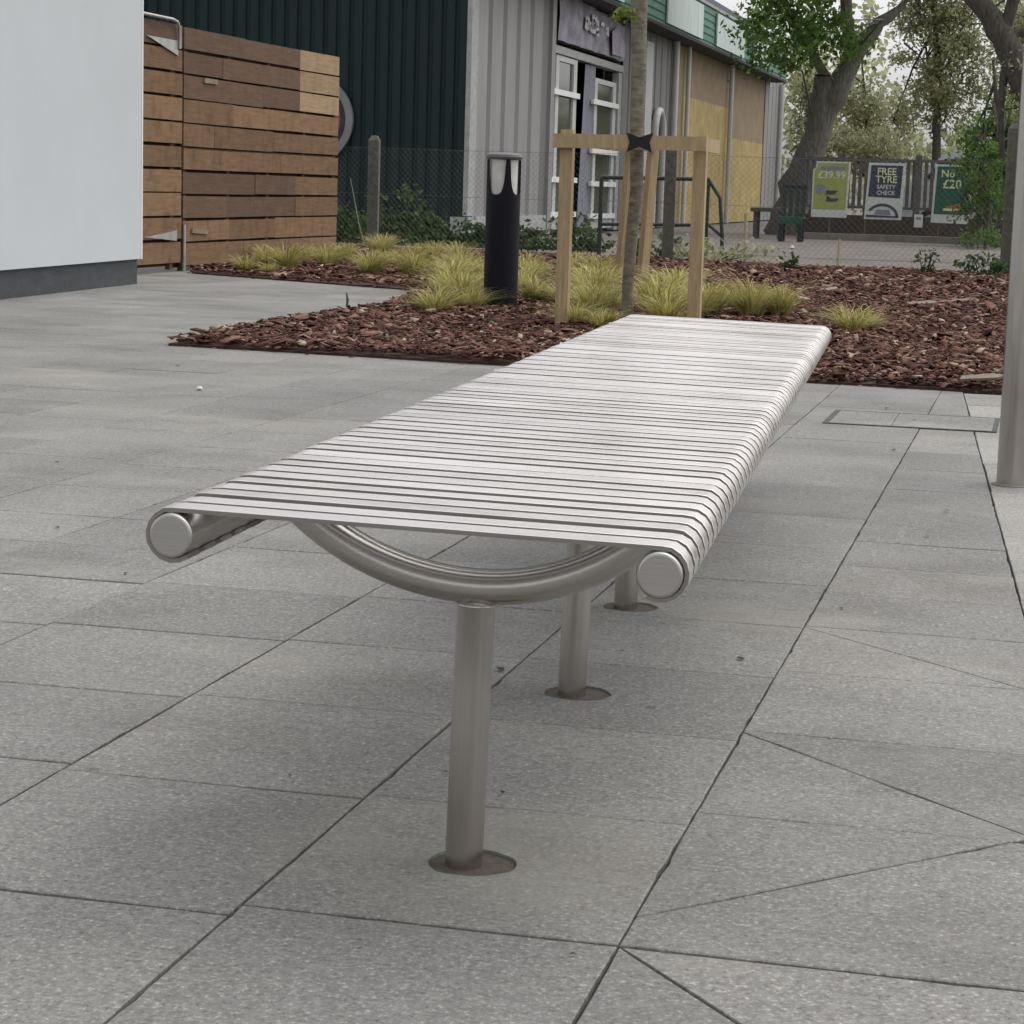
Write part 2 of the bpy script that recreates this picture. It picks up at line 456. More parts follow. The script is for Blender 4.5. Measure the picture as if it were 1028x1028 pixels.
def np_mesh(name, verts, faces4, mat_, parent=None, loc=None):
    """verts (N,3), faces4 (M,4) quads"""
    me = bpy.data.meshes.new(name)
    nv, nf = len(verts), len(faces4)
    me.vertices.add(nv)
    me.vertices.foreach_set('co', np.ascontiguousarray(verts, dtype=np.float32).ravel())
    me.loops.add(nf * 4)
    me.loops.foreach_set('vertex_index', np.ascontiguousarray(faces4, dtype=np.int32).ravel())
    me.polygons.add(nf)
    me.polygons.foreach_set('loop_start', np.arange(0, nf * 4, 4, dtype=np.int32))
    me.update(calc_edges=True)
    me.validate()
    me.materials.append(mat_)
    o = bpy.data.objects.new(name, me)
    col.objects.link(o)
    if parent is not None: o.parent = parent
    if loc is not None: o.location = loc
    return o

def quads(cent, su, sv, nr, up_bias=0.0):
    """N quads of half-size su, sv with random orientation"""
    n = len(cent)
    nrm = nr.normal(size=(n, 3)); nrm[:, 2] = nrm[:, 2] + up_bias * np.sign(nr.normal(size=n) + 1.5)
    nrm /= np.linalg.norm(nrm, axis=1)[:, None]
    t = nr.normal(size=(n, 3))
    t -= nrm * (t * nrm).sum(1)[:, None]
    t /= np.linalg.norm(t, axis=1)[:, None] + 1e-9
    b = np.cross(nrm, t)
    su = np.asarray(su)[:, None] if np.ndim(su) else su
    sv = np.asarray(sv)[:, None] if np.ndim(sv) else sv
    # pointed leaf: diamond-ish quad
    V = np.stack([cent - t * su, cent - b * sv, cent + t * su, cent + b * sv], 1).reshape(-1, 3)
    Fq = np.arange(n * 4).reshape(n, 4)
    return V, Fq

# ------------------------------------------------------------------ the ground
g = MB(); g.box((-400, -300, -0.5), (400, 600, -0.035))
tag(g.build('ground', M['dirt']), kind='structure')

# bed outline (x, y)
BED = [(-4.34, 10.48), (-2.55, 10.27), (-0.2, 10.06), (5.5, 9.8), (5.5, 25.0), (-4.4, 26.3), (-12, 27.6), (-12, 23.6), (-7.75, 23.6),
       (-7.64, 18.95), (-7.38, 18.42), (-4.8, 16.97), (-4.45, 14.7), (-4.36, 12.3)]
def in_poly(x, y, P=BED):
    c = False
    for i in range(len(P)):
        x0, y0 = P[i]; x1, y1 = P[i - 1]
        if (y0 > y) != (y1 > y) and x < (x1 - x0) * (y - y0) / (y1 - y0) + x0:
            c = not c
    return c

# paving: rows of granite slabs
def clip(poly, p, nx, ny):
    """keep the side where (q-p).n >= 0"""
    out = []
    for i in range(len(poly)):
        a, b = poly[i], poly[(i + 1) % len(poly)]
        da = (a[0] - p[0]) * nx + (a[1] - p[1]) * ny
        db = (b[0] - p[0]) * nx + (b[1] - p[1]) * ny
        if da >= 0: out.append(a)
        if (da > 0 > db) or (da < 0 < db):
            t = da / (da - db)
            out.append((a[0] + (b[0] - a[0]) * t, a[1] + (b[1] - a[1]) * t))
    return out
def area(p): return 0.5 * sum(p[i - 1][0] * p[i][1] - p[i][0] * p[i - 1][1] for i in range(len(p)))
def inset(poly, gaps):
    out = list(poly)
    for i in range(len(poly)):
        a, b = poly[i], poly[(i + 1) % len(poly)]
        L = math.hypot(b[0] - a[0], b[1] - a[1])
        if L < 1e-6: continue
        nx, ny = -(b[1] - a[1]) / L, (b[0] - a[0]) / L
        gp = gaps[i % len(gaps)]
        out = clip(out, (a[0] + nx * gp, a[1] + ny * gp), nx, ny)
        if len(out) < 3: return []
    return out

# round cut-outs where the bench legs pass through the slabs
BENCH_M = Matrix.Translation(Vector((-0.0597, 0.9982, 0)) * 2.668 + Vector((0.9982, 0.0597, 0)) * (-0.5265)) @ Matrix.Rotation(R(3.42), 4, 'Z') @ Matrix.Rotation(R(1.2), 4, 'Y')
LEG_Y = (0.0, 0.985, 1.80, 2.66, 3.55)
LEG_X = (0.005, -0.006, -0.018, -0.018, -0.018)
HOLES = []
for ly, lx in zip(LEG_Y, LEG_X):
    c_ = BENCH_M @ Vector((lx + 0.011, ly, 0))
    ph = rng.uniform(0, 6); ring = []
    for j in range(44):
        an = 2 * math.pi * j / 44
        rr = 0.0575 + 0.0013 * math.sin(3 * an + ph) + 0.0009 * math.sin(7 * an + 2 * ph) + rng.uniform(-0.0006, 0.0006)
        ring.append((c_.x + rr * math.cos(an), c_.y + rr * math.sin(an)))
    HOLES.append((c_, ring))
from mathutils.geometry import tessellate_polygon
K0, K1 = (-0.33, 10.0), (0.155, 2.1)          # line where the paler edging begins
kdx, kdy = K1[0] - K0[0], K1[1] - K0[1]
kl = math.hypot(kdx, kdy); knx, kny = -kdy / kl, kdx / kl   # points to +x
def slab(mb, poly, gaps, z=0.0, mi=0, deep=0.012):
    p = inset(poly, gaps)
    if len(p) < 3 or abs(area(p)) < 0.0008: return
    tx, ty = rng.gauss(0, 0.0012), rng.gauss(0, 0.0012)
    cx = sum(q[0] for q in p) / len(p); cy = sum(q[1] for q in p) / len(p)
    dz = z + rng.gauss(0, 0.0004)
    if cy < 9.5:
        q_ = []
        for i in range(len(p)):
            a, b = p[i], p[(i + 1) % len(p)]
            Ls = math.hypot(b[0] - a[0], b[1] - a[1])
            k = max(1, int(Ls / 0.035))
            nx, ny = -(b[1] - a[1]) / max(Ls, 1e-6), (b[0] - a[0]) / max(Ls, 1e-6)
            q_.append((a[0] + (cx - a[0]) * 0.004 * rng.random() ** 3, a[1] + (cy - a[1]) * 0.004 * rng.random() ** 3))
            wv = rng.uniform(0, 6.3)
            for m_ in range(1, k):
                t_ = m_ / k
                off = 0.0005 * (1 + math.sin(wv + t_ * 9)) + (rng.uniform(0.001, 0.0035) if rng.random() < 0.07 else rng.uniform(0, 0.0006))
                q_.append((a[0] + (b[0] - a[0]) * t_ + nx * off, a[1] + (b[1] - a[1]) * t_ + ny * off))
        p = q_
    n = len(p)
    def zz(q): return dz + tx * (q[0] - cx) + ty * (q[1] - cy)
    c = []
    for q in p:
        dd = math.hypot(q[0] - cx, q[1] - cy)
        k = 1 - min(0.3, 0.0022 / max(dd, 1e-4))
        c.append((cx + (q[0] - cx) * k, cy + (q[1] - cy) * k))
    vs = [(q[0], q[1], -deep) for q in p] + [(q[0], q[1], zz(q) - 0.0014) for q in p] + [(q[0], q[1], zz(q)) for q in c]
    hole = None
    xa, xb = min(q[0] for q in c), max(q[0] for q in c); ya, yb = min(q[1] for q in c), max(q[1] for q in c)
    for (hc, ring) in HOLES:
        if xa + 0.062 < hc.x < xb - 0.062 and ya + 0.062 < hc.y < yb - 0.062: hole = ring
    if hole is None:
        fs = [tuple(2 * n + i for i in range(n))]
    else:
        m_ = len(hole)
        tri = tessellate_polygon([[Vector((q[0], q[1], 0)) for q in c], [Vector((q[0], q[1], 0)) for q in reversed(hole)]])
        hr = list(reversed(hole))
        vs += [(q[0], q[1], zz(q)) for q in hr] + [(q[0], q[1], -deep) for q in hr]
        fs = []
        for t_ in tri:
            f_ = tuple(2 * n + k if k < n else 3 * n + (k - n) for k in t_)
            a_, b_, c2_ = (Vector(vs[k]) for k in f_)
            fs.append(f_ if (b_ - a_).cross(c2_ - a_).z > 0 else f_[::-1])
        fs += [(3 * n + i, 3 * n + (i + 1) % m_, 3 * n + m_ + (i + 1) % m_, 3 * n + m_ + i) for i in range(m_)]
    for i in range(n):
        j = (i + 1) % n
        fs += [(i, j, n + j, n + i), (n + i, n + j, 2 * n + j, 2 * n + i)]
    mb.add(vs, fs, mi)

xs = [-2.665, -2.25, -1.825, -1.35, -0.89, -0.43, 0.03]
e = [-2.665]
while e[-1] > -16: e.append(e[-1] - (0.44 + rng.uniform(-0.01, 0.01)))
xs = e[:0:-1] + xs
while xs[-1] < 6: xs.append(xs[-1] + 0.46)
def gapw():
    r_ = rng.random()
    return 0.0010 if r_ < 0.30 else (0.0017 if r_ < 0.65 else (0.0026 if r_ < 0.90 else 0.0036))
CUTS = {(-0.43, 0): [((-0.43, 2.386), (-0.10, 2.0)), ((-0.43, 3.44), (0.03, 2.99)), ((-0.43, 2.49), (0.03, 2.99)), ((-0.43, 4.35), (0.03, 3.91))]}
pav = MB()
KNOWN = {-0.43: [1.35, 1.87, 2.388, 2.96, 3.45, 3.925, 4.36, 4.75, 5.13, 5.51, 5.95],
         -0.89: [1.40, 1.88, 2.386, 2.89, 3.383, 3.86, 4.34, 4.83, 5.35, 5.90],
         -1.35: [1.38, 1.86, 2.345, 2.868, 3.375, 3.85, 4.32, 4.82, 5.30],
         -1.825: [1.40, 1.90, 2.40, 2.90, 3.345, 3.835, 4.30, 4.80, 5.29],
         -2.25: [2.38, 2.86, 3.33, 3.81, 4.28, 4.68, 5.09, 5.60],
         -2.665: [2.38, 2.86, 3.33, 3.81, 4.28, 4.68, 5.092, 5.58]}
for i in range(len(xs) - 1):
    x0, x1 = xs[i], xs[i + 1]
    if x1 < 5.5:
        ys = None
        for k_, v_ in KNOWN.items():
            if abs(k_ - x0) < 0.02: ys = list(v_)
        if ys is None:
            ys = [2.38 + rng.uniform(-0.2, 0.2)]
        while ys[-1] < 19.2: ys.append(ys[-1] + rng.choice([0.47, 0.49, 0.5, 0.62, 0.78, 0.5]))
        while ys[0] > -6: ys.insert(0, ys[0] - 0.49)
    else:
        ys = [-6 + 0.5 * k for k in range(52)]
    gx0, gx1 = rng.uniform(0.0010, 0.0019), rng.uniform(0.0010, 0.0019)
    for j in range(len(ys) - 1):
        y0, y1 = ys[j], ys[j + 1]
        if y1 > 11 and all(in_poly(px_, py_) for px_ in (x0, x1) for py_ in (y0, y1)): continue
        if x1 < -7.3 and y0 > 10 and y1 < 16: continue
        polys = [[(x0, y0), (x1, y0), (x1, y1), (x0, y1)]]
        if abs(x0 + 0.43) < 0.02:
            for (a, b) in CUTS[(-0.43, 0)]:
                nx, ny = -(b[1] - a[1]), b[0] - a[0]
                lo, hi = min(a[1], b[1]) - 0.02, max(a[1], b[1]) + 0.02
                if y0 < hi and y1 > lo:
                    if y0 < lo - 0.3 and y1 < lo: continue
                    new = []
                    for p in polys:
                        for s_ in (1, -1):
                            q = clip(p, a, nx * s_, ny * s_)
                            if len(q) > 2 and abs(area(q)) > 1e-4: new.append(q)
                    polys = new
        for p in polys:
            if max(q[0] for q in p) > -0.4 and p[0][1] < 12:
                pr = clip(p, K0, -knx, -kny)
                if len(pr) < 3: continue
                p = pr
            hairline = len(polys) > 1
            slab(pav, p, [gapw(), gx1, gapw(), gx0] if not hairline else [0.0008 if y0 > 2.3 else 0.0026])
# pale edging slabs to the right of the line
eu = [-3.0, -2.2, -1.4, -0.6, 0.2, 1.0, 1.8, 2.6, 3.4, 4.12, 4.83, 5.58, 6.62, 7.35, 8.1, 8.9, 9.45, 10.0]
for j in range(len(eu) - 1):
    for (xa, xb, mi) in ((-0.5, 0.23, 1), (0.23, 0.70, 0), (0.70, 1.16, 0), (1.16, 1.62, 0), (1.62, 2.08, 0), (2.08, 2.6, 0), (2.6, 3.3, 0), (3.3, 4.0, 0), (4.0, 5.5, 0)):
        p = [(xa, eu[j]), (xb, eu[j]), (xb, eu[j + 1]), (xa, eu[j + 1])]
        p = clip(p, K0, knx, kny)
        if len(p) > 2: slab(pav, p, [gapw() + 0.0006], 0.0, mi)
pav.box((-16, -6, -0.03), (8, 19.3, -0.009), 2)
tag(pav.build('pavement', [M['paver'], M['paver_light'], M['joint']]), kind='structure')

# planting bed: soil with bark
bed = MB()
N = 1
nb = len(BED)
bed.add([(p[0], p[1], 0.012) for p in BED] + [(p[0], p[1], -0.03) for p in BED],
        [tuple(range(nb))] + [(nb + i, nb + (i + 1) % nb, (i + 1) % nb, i) for i in range(nb)])
tag(bed.build('planting_bed', M['soil']), kind='structure')

nr = np.random.default_rng(11)
def bed_height(x, y):
    return 0.035 * (np.sin(x * 1.7 + 0.4) * np.cos(y * 1.3) * 0.5 + 0.6)
P = []
for (x0, x1, y0, y1, dens) in ((-4.5, 3.2, 9.8, 12.5, 1500), (-5.5, 3.8, 12.5, 17, 850), (-9, 4.5, 17, 27.6, 300)):
    n = int((x1 - x0) * (y1 - y0) * dens)
    xy = nr.uniform((x0, y0), (x1, y1), (n, 2))
    k = np.array([in_poly(a, b) for a, b in xy])
    P.append(xy[k])
P = np.concatenate(P)
# chips that spilled over the edge
sp = []
for i in range(nb):
    a, b = np.array(BED[i - 1]), np.array(BED[i])
    if max(a[1], b[1]) < 19.5 and max(a[0], b[0]) < 5:
        L = np.linalg.norm(b - a)
        t = nr.uniform(0, 1, int(L * 14))[:, None]
        sp.append(a + (b - a) * t + nr.normal(0, 0.035, (len(t), 2)))
P = np.concatenate([P] + sp)
n = len(P)
inside = np.array([in_poly(a, b) for a, b in P])
z = np.where(inside, 0.014 + nr.uniform(0, 1, n) * 0.03 + bed_height(P[:, 0], P[:, 1]) * 0.6, 0.006)
L = nr.gamma(2.6, 0.0062, n) + 0.005
L *= np.where(P[:, 1] > 17, 1.4, 1.0)
L = np.where(inside, L, L * 0.5)
W = L * nr.uniform(0.2, 0.55, n)
ang = nr.uniform(0, 2 * np.pi, n)
tilt = nr.normal(0, 0.24, n) * inside
roll = nr.normal(0, 0.36, n) * inside
t = np.stack([np.cos(ang) * np.cos(tilt), np.sin(ang) * np.cos(tilt), np.sin(tilt)], 1)
s = np.stack([-np.sin(ang) * np.cos(roll), np.cos(ang) * np.cos(roll), np.sin(roll)], 1)
nn = np.cross(t, s)
c0 = np.stack([P[:, 0], P[:, 1], z], 1)
H2 = (0.002 + 0.10 * L)[:, None]
jit = lambda: nr.uniform(0.7, 1.15, n)[:, None]
A = [c0 - t * L[:, None] * jit() - s * W[:, None] * jit(), c0 + t * L[:, None] * jit() - s * W[:, None] * jit(), c0 + t * L[:, None] * jit() + s * W[:, None] * jit(), c0 - t * L[:, None] * jit() + s * W[:, None] * jit()]
B_ = [p - nn * H2 for p in A]
V = np.stack(A + B_, 1).reshape(-1, 3)
base = np.arange(n)[:, None] * 8
Fq = np.concatenate([base + np.array(q) for q in ([0, 1, 2, 3], [4, 5, 1, 0], [5, 6, 2, 1], [6, 7, 3, 2], [7, 4, 0, 3])])
tag(np_mesh('bark_chips', V, Fq, M['chip']), kind='stuff')

# ------------------------------------------------------------------ the bench
RT = 0.0260
ZC = 0.450
HW = 0.279
XO = -0.012
b1 = Vector((-0.0597, 0.9982, 0)); b2 = Vector((0.9982, 0.0597, 0))
org = b1 * 2.668 + b2 * (-0.5265)
bench = empty('bench', org, 'long backless stainless steel bench with slatted seat on round legs', 'bench', rz=R(3.42))
bench.rotation_euler = (0, R(1.2), R(3.42))
Y0, Y1 = -0.318, 3.93
# the seat: steel strips bent round both rails
seat = MB()
ro = RT + 0.0012
path = []
for k in range(0, 11):
    a = R(308 - k * (218 / 10)); path.append((XO - HW + ro * math.cos(a), ZC + ro * math.sin(a), math.cos(a), math.sin(a)))
for k in range(1, 8):
    path.append((XO - HW + 2 * HW * k / 8, ZC + ro, 0, 1))
for k in range(0, 11):
    a = R(90 - k * (208 / 10)); path.append((XO + HW + ro * math.cos(a), ZC + ro * math.sin(a), math.cos(a), math.sin(a)))
TH = 0.0056
def strip(y0, y1):
    dz = rng.gauss(0, 0.0004); dy = rng.gauss(0, 0.0009); dy2 = rng.gauss(0, 0.0009); tl = rng.gauss(0, 0.014)
    c = 0.0006
    prof = [(y0, 0.0), (y1, 0.0), (y1, TH - c), (y1 - c, TH), (y0 + c, TH), (y0, TH - c)]
    vs = []
    for i, (x, z_, nx, nz) in enumerate(path):
        f = i / (len(path) - 1)
        sag = -0.0012 * math.sin(math.pi * f) if abs(nx) < 0.1 else 0
        for (yy, hh) in prof:
            vs.append((x + nx * hh, yy + dy * (1 - f) + dy2 * f, z_ + nz * (hh) + ((dz + tl * (yy - (y0 + y1) / 2)) if nz > 0.9 else 0) + sag))
    k = len(prof); n = len(path)
    fs = [(i * k + j, (i + 1) * k + j, (i + 1) * k + (j + 1) % k, i * k + (j + 1) % k) for i in range(n - 1) for j in range(k)]
    fs += [tuple(range(k)), tuple((n - 1) * k + j for j in range(k - 1, -1, -1))]
    seat.add(vs, fs)
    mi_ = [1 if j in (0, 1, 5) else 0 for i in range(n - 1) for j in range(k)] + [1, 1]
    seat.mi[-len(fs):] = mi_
PITCH = 0.0605
y = Y0 + 0.006
while y < Y1 - 0.12:
    strip(y, y + 0.0415); y += PITCH
strip(Y1 - 0.10, Y1 - 0.003)
seat.build('seat', [M['steel_x'], M['steel_shaded']], bench, smooth=35)
for sx in (-1, 1):
    tb = MB()
    tb.tube([(XO + sx * HW, yq, ZC) for yq in (Y0, Y0 + 0.5, 2, Y1)], RT, 40, caps=False)
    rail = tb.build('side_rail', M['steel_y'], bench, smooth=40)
    for (yy, d) in ((Y0, -1), (Y1, 1)):
        cp = MB()
        pr = [(0.0, 0.0026), (0.0224, 0.0026), (0.0242, 0.0018), (0.0257, 0.0), (0.0257, -0.004)]
        n = 40; vs = []
        for r_, h in pr[1:]:
            for j in range(n):
                an = 2 * math.pi * j / n
                vs.append((XO + sx * HW + r_ * math.cos(an), yy + d * h, ZC + r_ * math.sin(an)))
        fs = [(i * n + j, (i + 1) * n + j, (i + 1) * n + (j + 1) % n, i * n + (j + 1) % n) for i in range(3) for j in range(n)]
        fs.append(tuple(range(n)))
        cp.add(vs, fs)
        cp.build('end_cap', M['steel_cap'], rail, smooth=20)
ZA = 0.360
for ly, lx in zip(LEG_Y, LEG_X):
    lg = MB()
    rl = 0.0243; ra = 0.0236
    zt_ = ZA - ra
    lg.lathe([(rl, -0.012), (rl, 0.1), (rl, 0.22), (rl, zt_ - 0.001), (rl + 0.0013, zt_ + 0.001), (rl + 0.0010, zt_ + 0.003), (rl - 0.002, zt_ + 0.0065), (rl - 0.010, zt_ + 0.014)], 48, c=(lx, ly, 0))
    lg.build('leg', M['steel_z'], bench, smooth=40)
    ar = MB()
    RA = 0.305
    pth = []
    for k in range(-16, 17):
        a = R(53) * k / 16
        pth.append((0.305 * math.sin(a), ly, ZA + 0.29 * (1 - math.cos(a))))
    e0 = pth[-1]
    ext = [(e0[0] + 0.012, ly, e0[2] + 0.007), (e0[0] + 0.022, ly, e0[2] + 0.004)]
    zcap = ZC + 0.004
    pth = [(XO * 0.7 - p[0] * 1.08, p[1], min(p[2], zcap)) for p in reversed(ext)] + [(p[0] * (1.08 if p[0] < 0 else 1.0) + 0.004, p[1], min(p[2], zcap)) for p in pth] + [(p[0], p[1], min(p[2], zcap)) for p in ext]
    pth = [(p[0] + lx - 0.005, p[1], p[2]) for p in pth]
    ar.tube(pth, 0.0228, 32)
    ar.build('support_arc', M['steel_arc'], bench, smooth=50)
    co = MB()
    inv = BENCH_M.inverted()
    ring = HOLES[LEG_Y.index(ly)][1]
    n = len(ring)
    lo = [inv @ Vector((q[0], q[1], -0.012)) for q in ring]; hi = [inv @ Vector((q[0], q[1], -0.0038)) for q in ring]
    co.add(lo + hi, [tuple(range(n, 2 * n)), tuple(range(n - 1, -1, -1))] + [(k, (k + 1) % n, n + (k + 1) % n, n + k) for k in range(n)])
    co.build('footing', M['collar'], bench)

# ------------------------------------------------------------------ white building
WB = empty('white_building', (-7.03, 16.32, 0), 'smooth white rendered wall of a building on a charcoal plinth, left edge of the scene', 'building', rz=0)
d = Vector((0.0724, -0.9974, 0)); nrm_ = Vector((0.9974, 0.0724, 0))
def wbp(s_, o_, z_):
    q = d * s_ + nrm_ * o_
    return (q.x, q.y, z_)
w = MB()
def obox(mb, s0, s1, o0, o1, z0, z1, f):
    vs = [f(s_, o_, z_) for z_ in (z0, z1) for (s_, o_) in ((s0, o0), (s1, o0), (s1, o1), (s0, o1))]
    mb.add(vs, [(0, 1, 2, 3), (7, 6, 5, 4), (4, 5, 1, 0), (5, 6, 2, 1), (6, 7, 3, 2), (7, 4, 0, 3)])
obox(w, -0.03, 13.0, -6, 0.03, 0.20, 4.6, wbp)
w.build('wall', M['render'], WB)
w = MB(); obox(w, 0.0, 12.9, -5.95, 0.0, -0.03, 0.198, wbp); w.build('plinth', M['plinth'], WB)
w = MB(); obox(w, -0.034, -0.006, 0.005, 0.034, 0.197, 4.6, wbp); w.build('corner_bead', M['render_edge'], WB)
w = MB(); obox(w, -0.12, 13.1, -6.1, 0.12, 4.602, 4.75, wbp); w.build('coping', M['plinth'], WB)

# ------------------------------------------------------------------ timber gate and fence
FX = -7.666
def boards(mb, y0, y1, z0, z1, nrow, splits, mats_of, thick=0.022, x=FX):
    h = (z1 - z0) / nrow
    for r_ in range(nrow):
        za = z0 + r_ * h
        cuts = [y0] + [c for c in splits(r_)] + [y1]
        for i in range(len(cuts) - 1):
            gz = rng.uniform(0.010, 0.032)
            dz0, dz1 = rng.uniform(-0.004, 0.004), rng.uniform(-0.004, 0.004)
            dx = rng.uniform(-0.004, 0.004)
            a, b = cuts[i] + 0.0015, cuts[i + 1] - 0.0015
            vs = []
            for zz, sgn in ((za + gz * 0.5, 0), (za + h - gz * 0.5, 1)):
                vs += [(x + dx, a, zz + dz0), (x + dx, b, zz + dz1), (x - thick + dx, b, zz + dz1), (x - thick + dx, a, zz + dz0)]
            mb.add(vs, [(3, 2, 1, 0), (4, 5, 6, 7), (0, 1, 5, 4), (1, 2, 6, 5), (2, 3, 7, 6), (3, 0, 4, 7)], mats_of(r_, i))
GT = empty('timber_gate', (0, 0, 0), 'narrow slatted timber gate with pale triangular hinges beside the white wall', 'gate')
gb = MB()
boards(gb, 16.9, 18.795, 0.07, 2.20, 10, lambda r_: [], lambda r_, i: 0 if r_ < 9 else 1)
gb.build('boards', [M['board'], M['board_dark']], GT)
gf = MB()
gf.tube([(FX + 0.03, 16.8, 2.225), (FX + 0.03, 18.50, 2.225), (FX + 0.03, 18.60, 2.21), (FX + 0.03, 18.655, 2.16), (FX + 0.03, 18.66, 1.98)], 0.014, 10)
gf.build('top_tube', M['galv'], GT, smooth=50)
for (zt, zb, zi) in ((2.05, 1.92, 2.05), (0.37, 0.28, 0.32)):
    h = MB()
    vs = [(FX + 0.006, 18.66, zb), (FX + 0.006, 18.66, zt), (FX + 0.006, 17.95, zi), (FX + 0.016, 18.66, zb), (FX + 0.016, 18.66, zt), (FX + 0.016, 17.95, zi)]
    h.add(vs, [(0, 1, 2), (5, 4, 3), (0, 3, 4, 1), (1, 4, 5, 2), (2, 5, 3, 0)])
    h.build('hinge', M['galv'], GT)
bk = MB()
for yy in (16.95, 17.8, 18.6): bk.box((FX - 0.075, yy, 0.02), (FX - 0.03, yy + 0.07, 2.18))
bk.box((FX - 0.09, 16.9, 0.05), (FX - 0.076, 18.80, 2.16), 1)
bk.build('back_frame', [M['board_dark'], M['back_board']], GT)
gp = MB(); gp.tube([(FX + 0.02, 18.82, -0.02), (FX + 0.02, 18.82, 0.42)], 0.014, 12); gp.build('drop_post', M['galv'], GT, smooth=50)

FN = empty('timber_fence', (0, 0, 0), 'long weathered brown slatted timber fence with a few paler boards at its end', 'fence')
fb = MB()
def sp_f(r_):
    return {9: [20.4, 22.0], 8: [19.8, 22.0], 7: [20.9, 22.0], 6: [20.1, 21.6], 5: [19.6, 21.2], 4: [20.3, 22.2], 3: [20.7, 21.9], 2: [19.9, 21.9], 1: [20.0, 21.3], 0: [20.4, 22.4]}[r_]
def mt_f(r_, i):
    if r_ >= 7: return 2 if i < 2 else 1
    if r_ in (3, 2): return 2 if i < 2 else 0
    return 0
boards(fb, 18.835, 23.30, 0.04, 2.20, 10, sp_f, mt_f)
fb.build('boards', [M['board'], M['board_pale'], M['board_dark']], FN)
bk = MB()
for yy in (18.9, 20.0, 21.1, 22.2, 23.2): bk.box((FX - 0.08, yy, 0.0), (FX - 0.03, yy + 0.075, 2.18))
for zz in (0.35, 1.1, 1.85): bk.box((FX - 0.06, 18.87, zz), (FX - 0.0285, 23.29, zz + 0.02))
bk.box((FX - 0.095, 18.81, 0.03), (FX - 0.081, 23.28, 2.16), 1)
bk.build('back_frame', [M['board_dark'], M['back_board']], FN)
kn = MB()
kn.box((FX + 0.001, 19.02, 0.335), (FX + 0.02, 19.42, 0.375), 0, Matrix.Rotation(R(-3), 3, 'X'))
kn.build('pale_batten', M['cut_wood'], FN)
kn = MB(); kn.box((FX + 0.001, 19.30, 1.715), (FX + 0.018, 19.62, 1.76)); kn.build('pale_batten', M['cut_wood'], FN)

# ------------------------------------------------------------------ retail building
SX = -9.018
SH = empty('retail_building', (SX, 34, 0), 'long low retail unit with dark green ribbed gable and grey side under a green fascia', 'building')
def L(x, y, z): return (x - SX, y - 34, z)
def add_wall(mb, x0, x1, y, z0, z1, pitch, groove, depth):
    """ribbed sheet facing -y, from x0 to x1"""
    prof = []
    x = x1
    while x > x0:
        prof += [(x, y), (x - (pitch - groove * 1.6), y), (x - (pitch - groove * 1.25), y + depth), (x - (pitch - groove * 0.35), y + depth)]
        x -= pitch
    prof.append((x, y))
    vs, fs = [], []
    for (a, b) in prof: vs += [L(a, b, z0), L(a, b, z1)]
    for i in range(len(prof) - 1): fs.append((2 * i, 2 * i + 1, 2 * i + 3, 2 * i + 2))
    mb.add(vs, fs)
gw = MB()
add_wall(gw, -24, SX - 0.06, 34.0, 0.05, 5.5, 0.2185, 0.055, 0.035)
gw.box(L(-24, 34.05, 0.05), L(SX - 0.05, 34.3, 5.5))
gw.build('gable_wall', M['green_clad'], SH)
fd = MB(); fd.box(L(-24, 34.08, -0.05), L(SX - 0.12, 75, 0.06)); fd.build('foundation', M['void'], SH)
tr = MB()
tr.box(L(SX - 0.06, 33.95, 0.36), L(SX + 0.02, 34.06, 5.0))
tr.box(L(SX - 0.02, 34.061, 0.36), L(SX + 0.02, 34.35, 5.0))
tr.build('corner_trim', M['skirting'], SH)
# grey side, facing +x : sheet profile along y
def side(mb, y0, y1, z0, z1, pitch, groove, depth, x=SX):
    prof = []; y_ = y0
    while y_ < y1 - 1e-6:
        e = min(y_ + pitch, y1)
        prof += [(x, y_), (x, max(y_, e - groove * 1.8)), (x - depth, max(y_, e - groove * 1.3)), (x - depth, max(y_, e - groove * 0.5))]
        y_ += pitch
    prof.append((x, y1))
    vs, fs = [], []
    for (a, b) in prof: vs += [L(a, b, z0), L(a, b, z1)]
    for i in range(len(prof) - 1): fs.append((2 * i, 2 * i + 2, 2 * i + 3, 2 * i + 1))
    mb.add(vs, fs)
sw = MB(); side(sw, 34.35, 39.45, 0.33, 5.0, 0.98, 0.16, 0.10); sw.box(L(SX - 0.4, 34.3, 0.1), L(SX - 0.12, 39.5, 5.0)); sw.build('side_wall', M['grey_clad'], SH)
sk = MB(); sk.box(L(SX - 0.25, 33.9, 0.08), L(SX + 0.05, 39.5, 0.345)); sk.build('skirting', M['skirting'], SH)
pp = MB(); pp.box(L(SX - 0.2, 39.451, 0.0), L(SX + 0.07, 39.75, 5.0)); pp.build('wall_pilaster', M['grey_clad'], SH)
sw = MB(); side(sw, 46.6, 53.0, 0.0, 5.0, 0.8, 0.1, 0.05); sw.box(L(SX - 0.4, 46.6, 0.0), L(SX - 0.08, 53.0, 5.0)); sw.build('side_wall', M['dim_clad'], SH)
sw = MB(); sw.box(L(SX - 0.4, 53.001, 0.0), L(SX - 0.02, 54.8, 5.0), 0); sw.build('side_wall', M['brown_board'], SH)
sw = MB()
sw.box(L(SX - 0.4, 54.801, 0.0), L(SX - 0.02, 62.3, 3.2), 0)
sw.box(L(SX - 0.4, 54.801, 3.203), L(SX - 0.025, 62.3, 5.0), 1)
sw.build('boarded_wall', [M['yellow_board'], M['brown_board']], SH)
sw = MB()
sw.box(L(SX - 0.4, 62.301, 0.0), L(SX - 0.02, 70.5, 2.4), 0)
sw.box(L(SX - 0.4, 62.301, 2.403), L(SX - 0.025, 70.5, 5.0), 1)
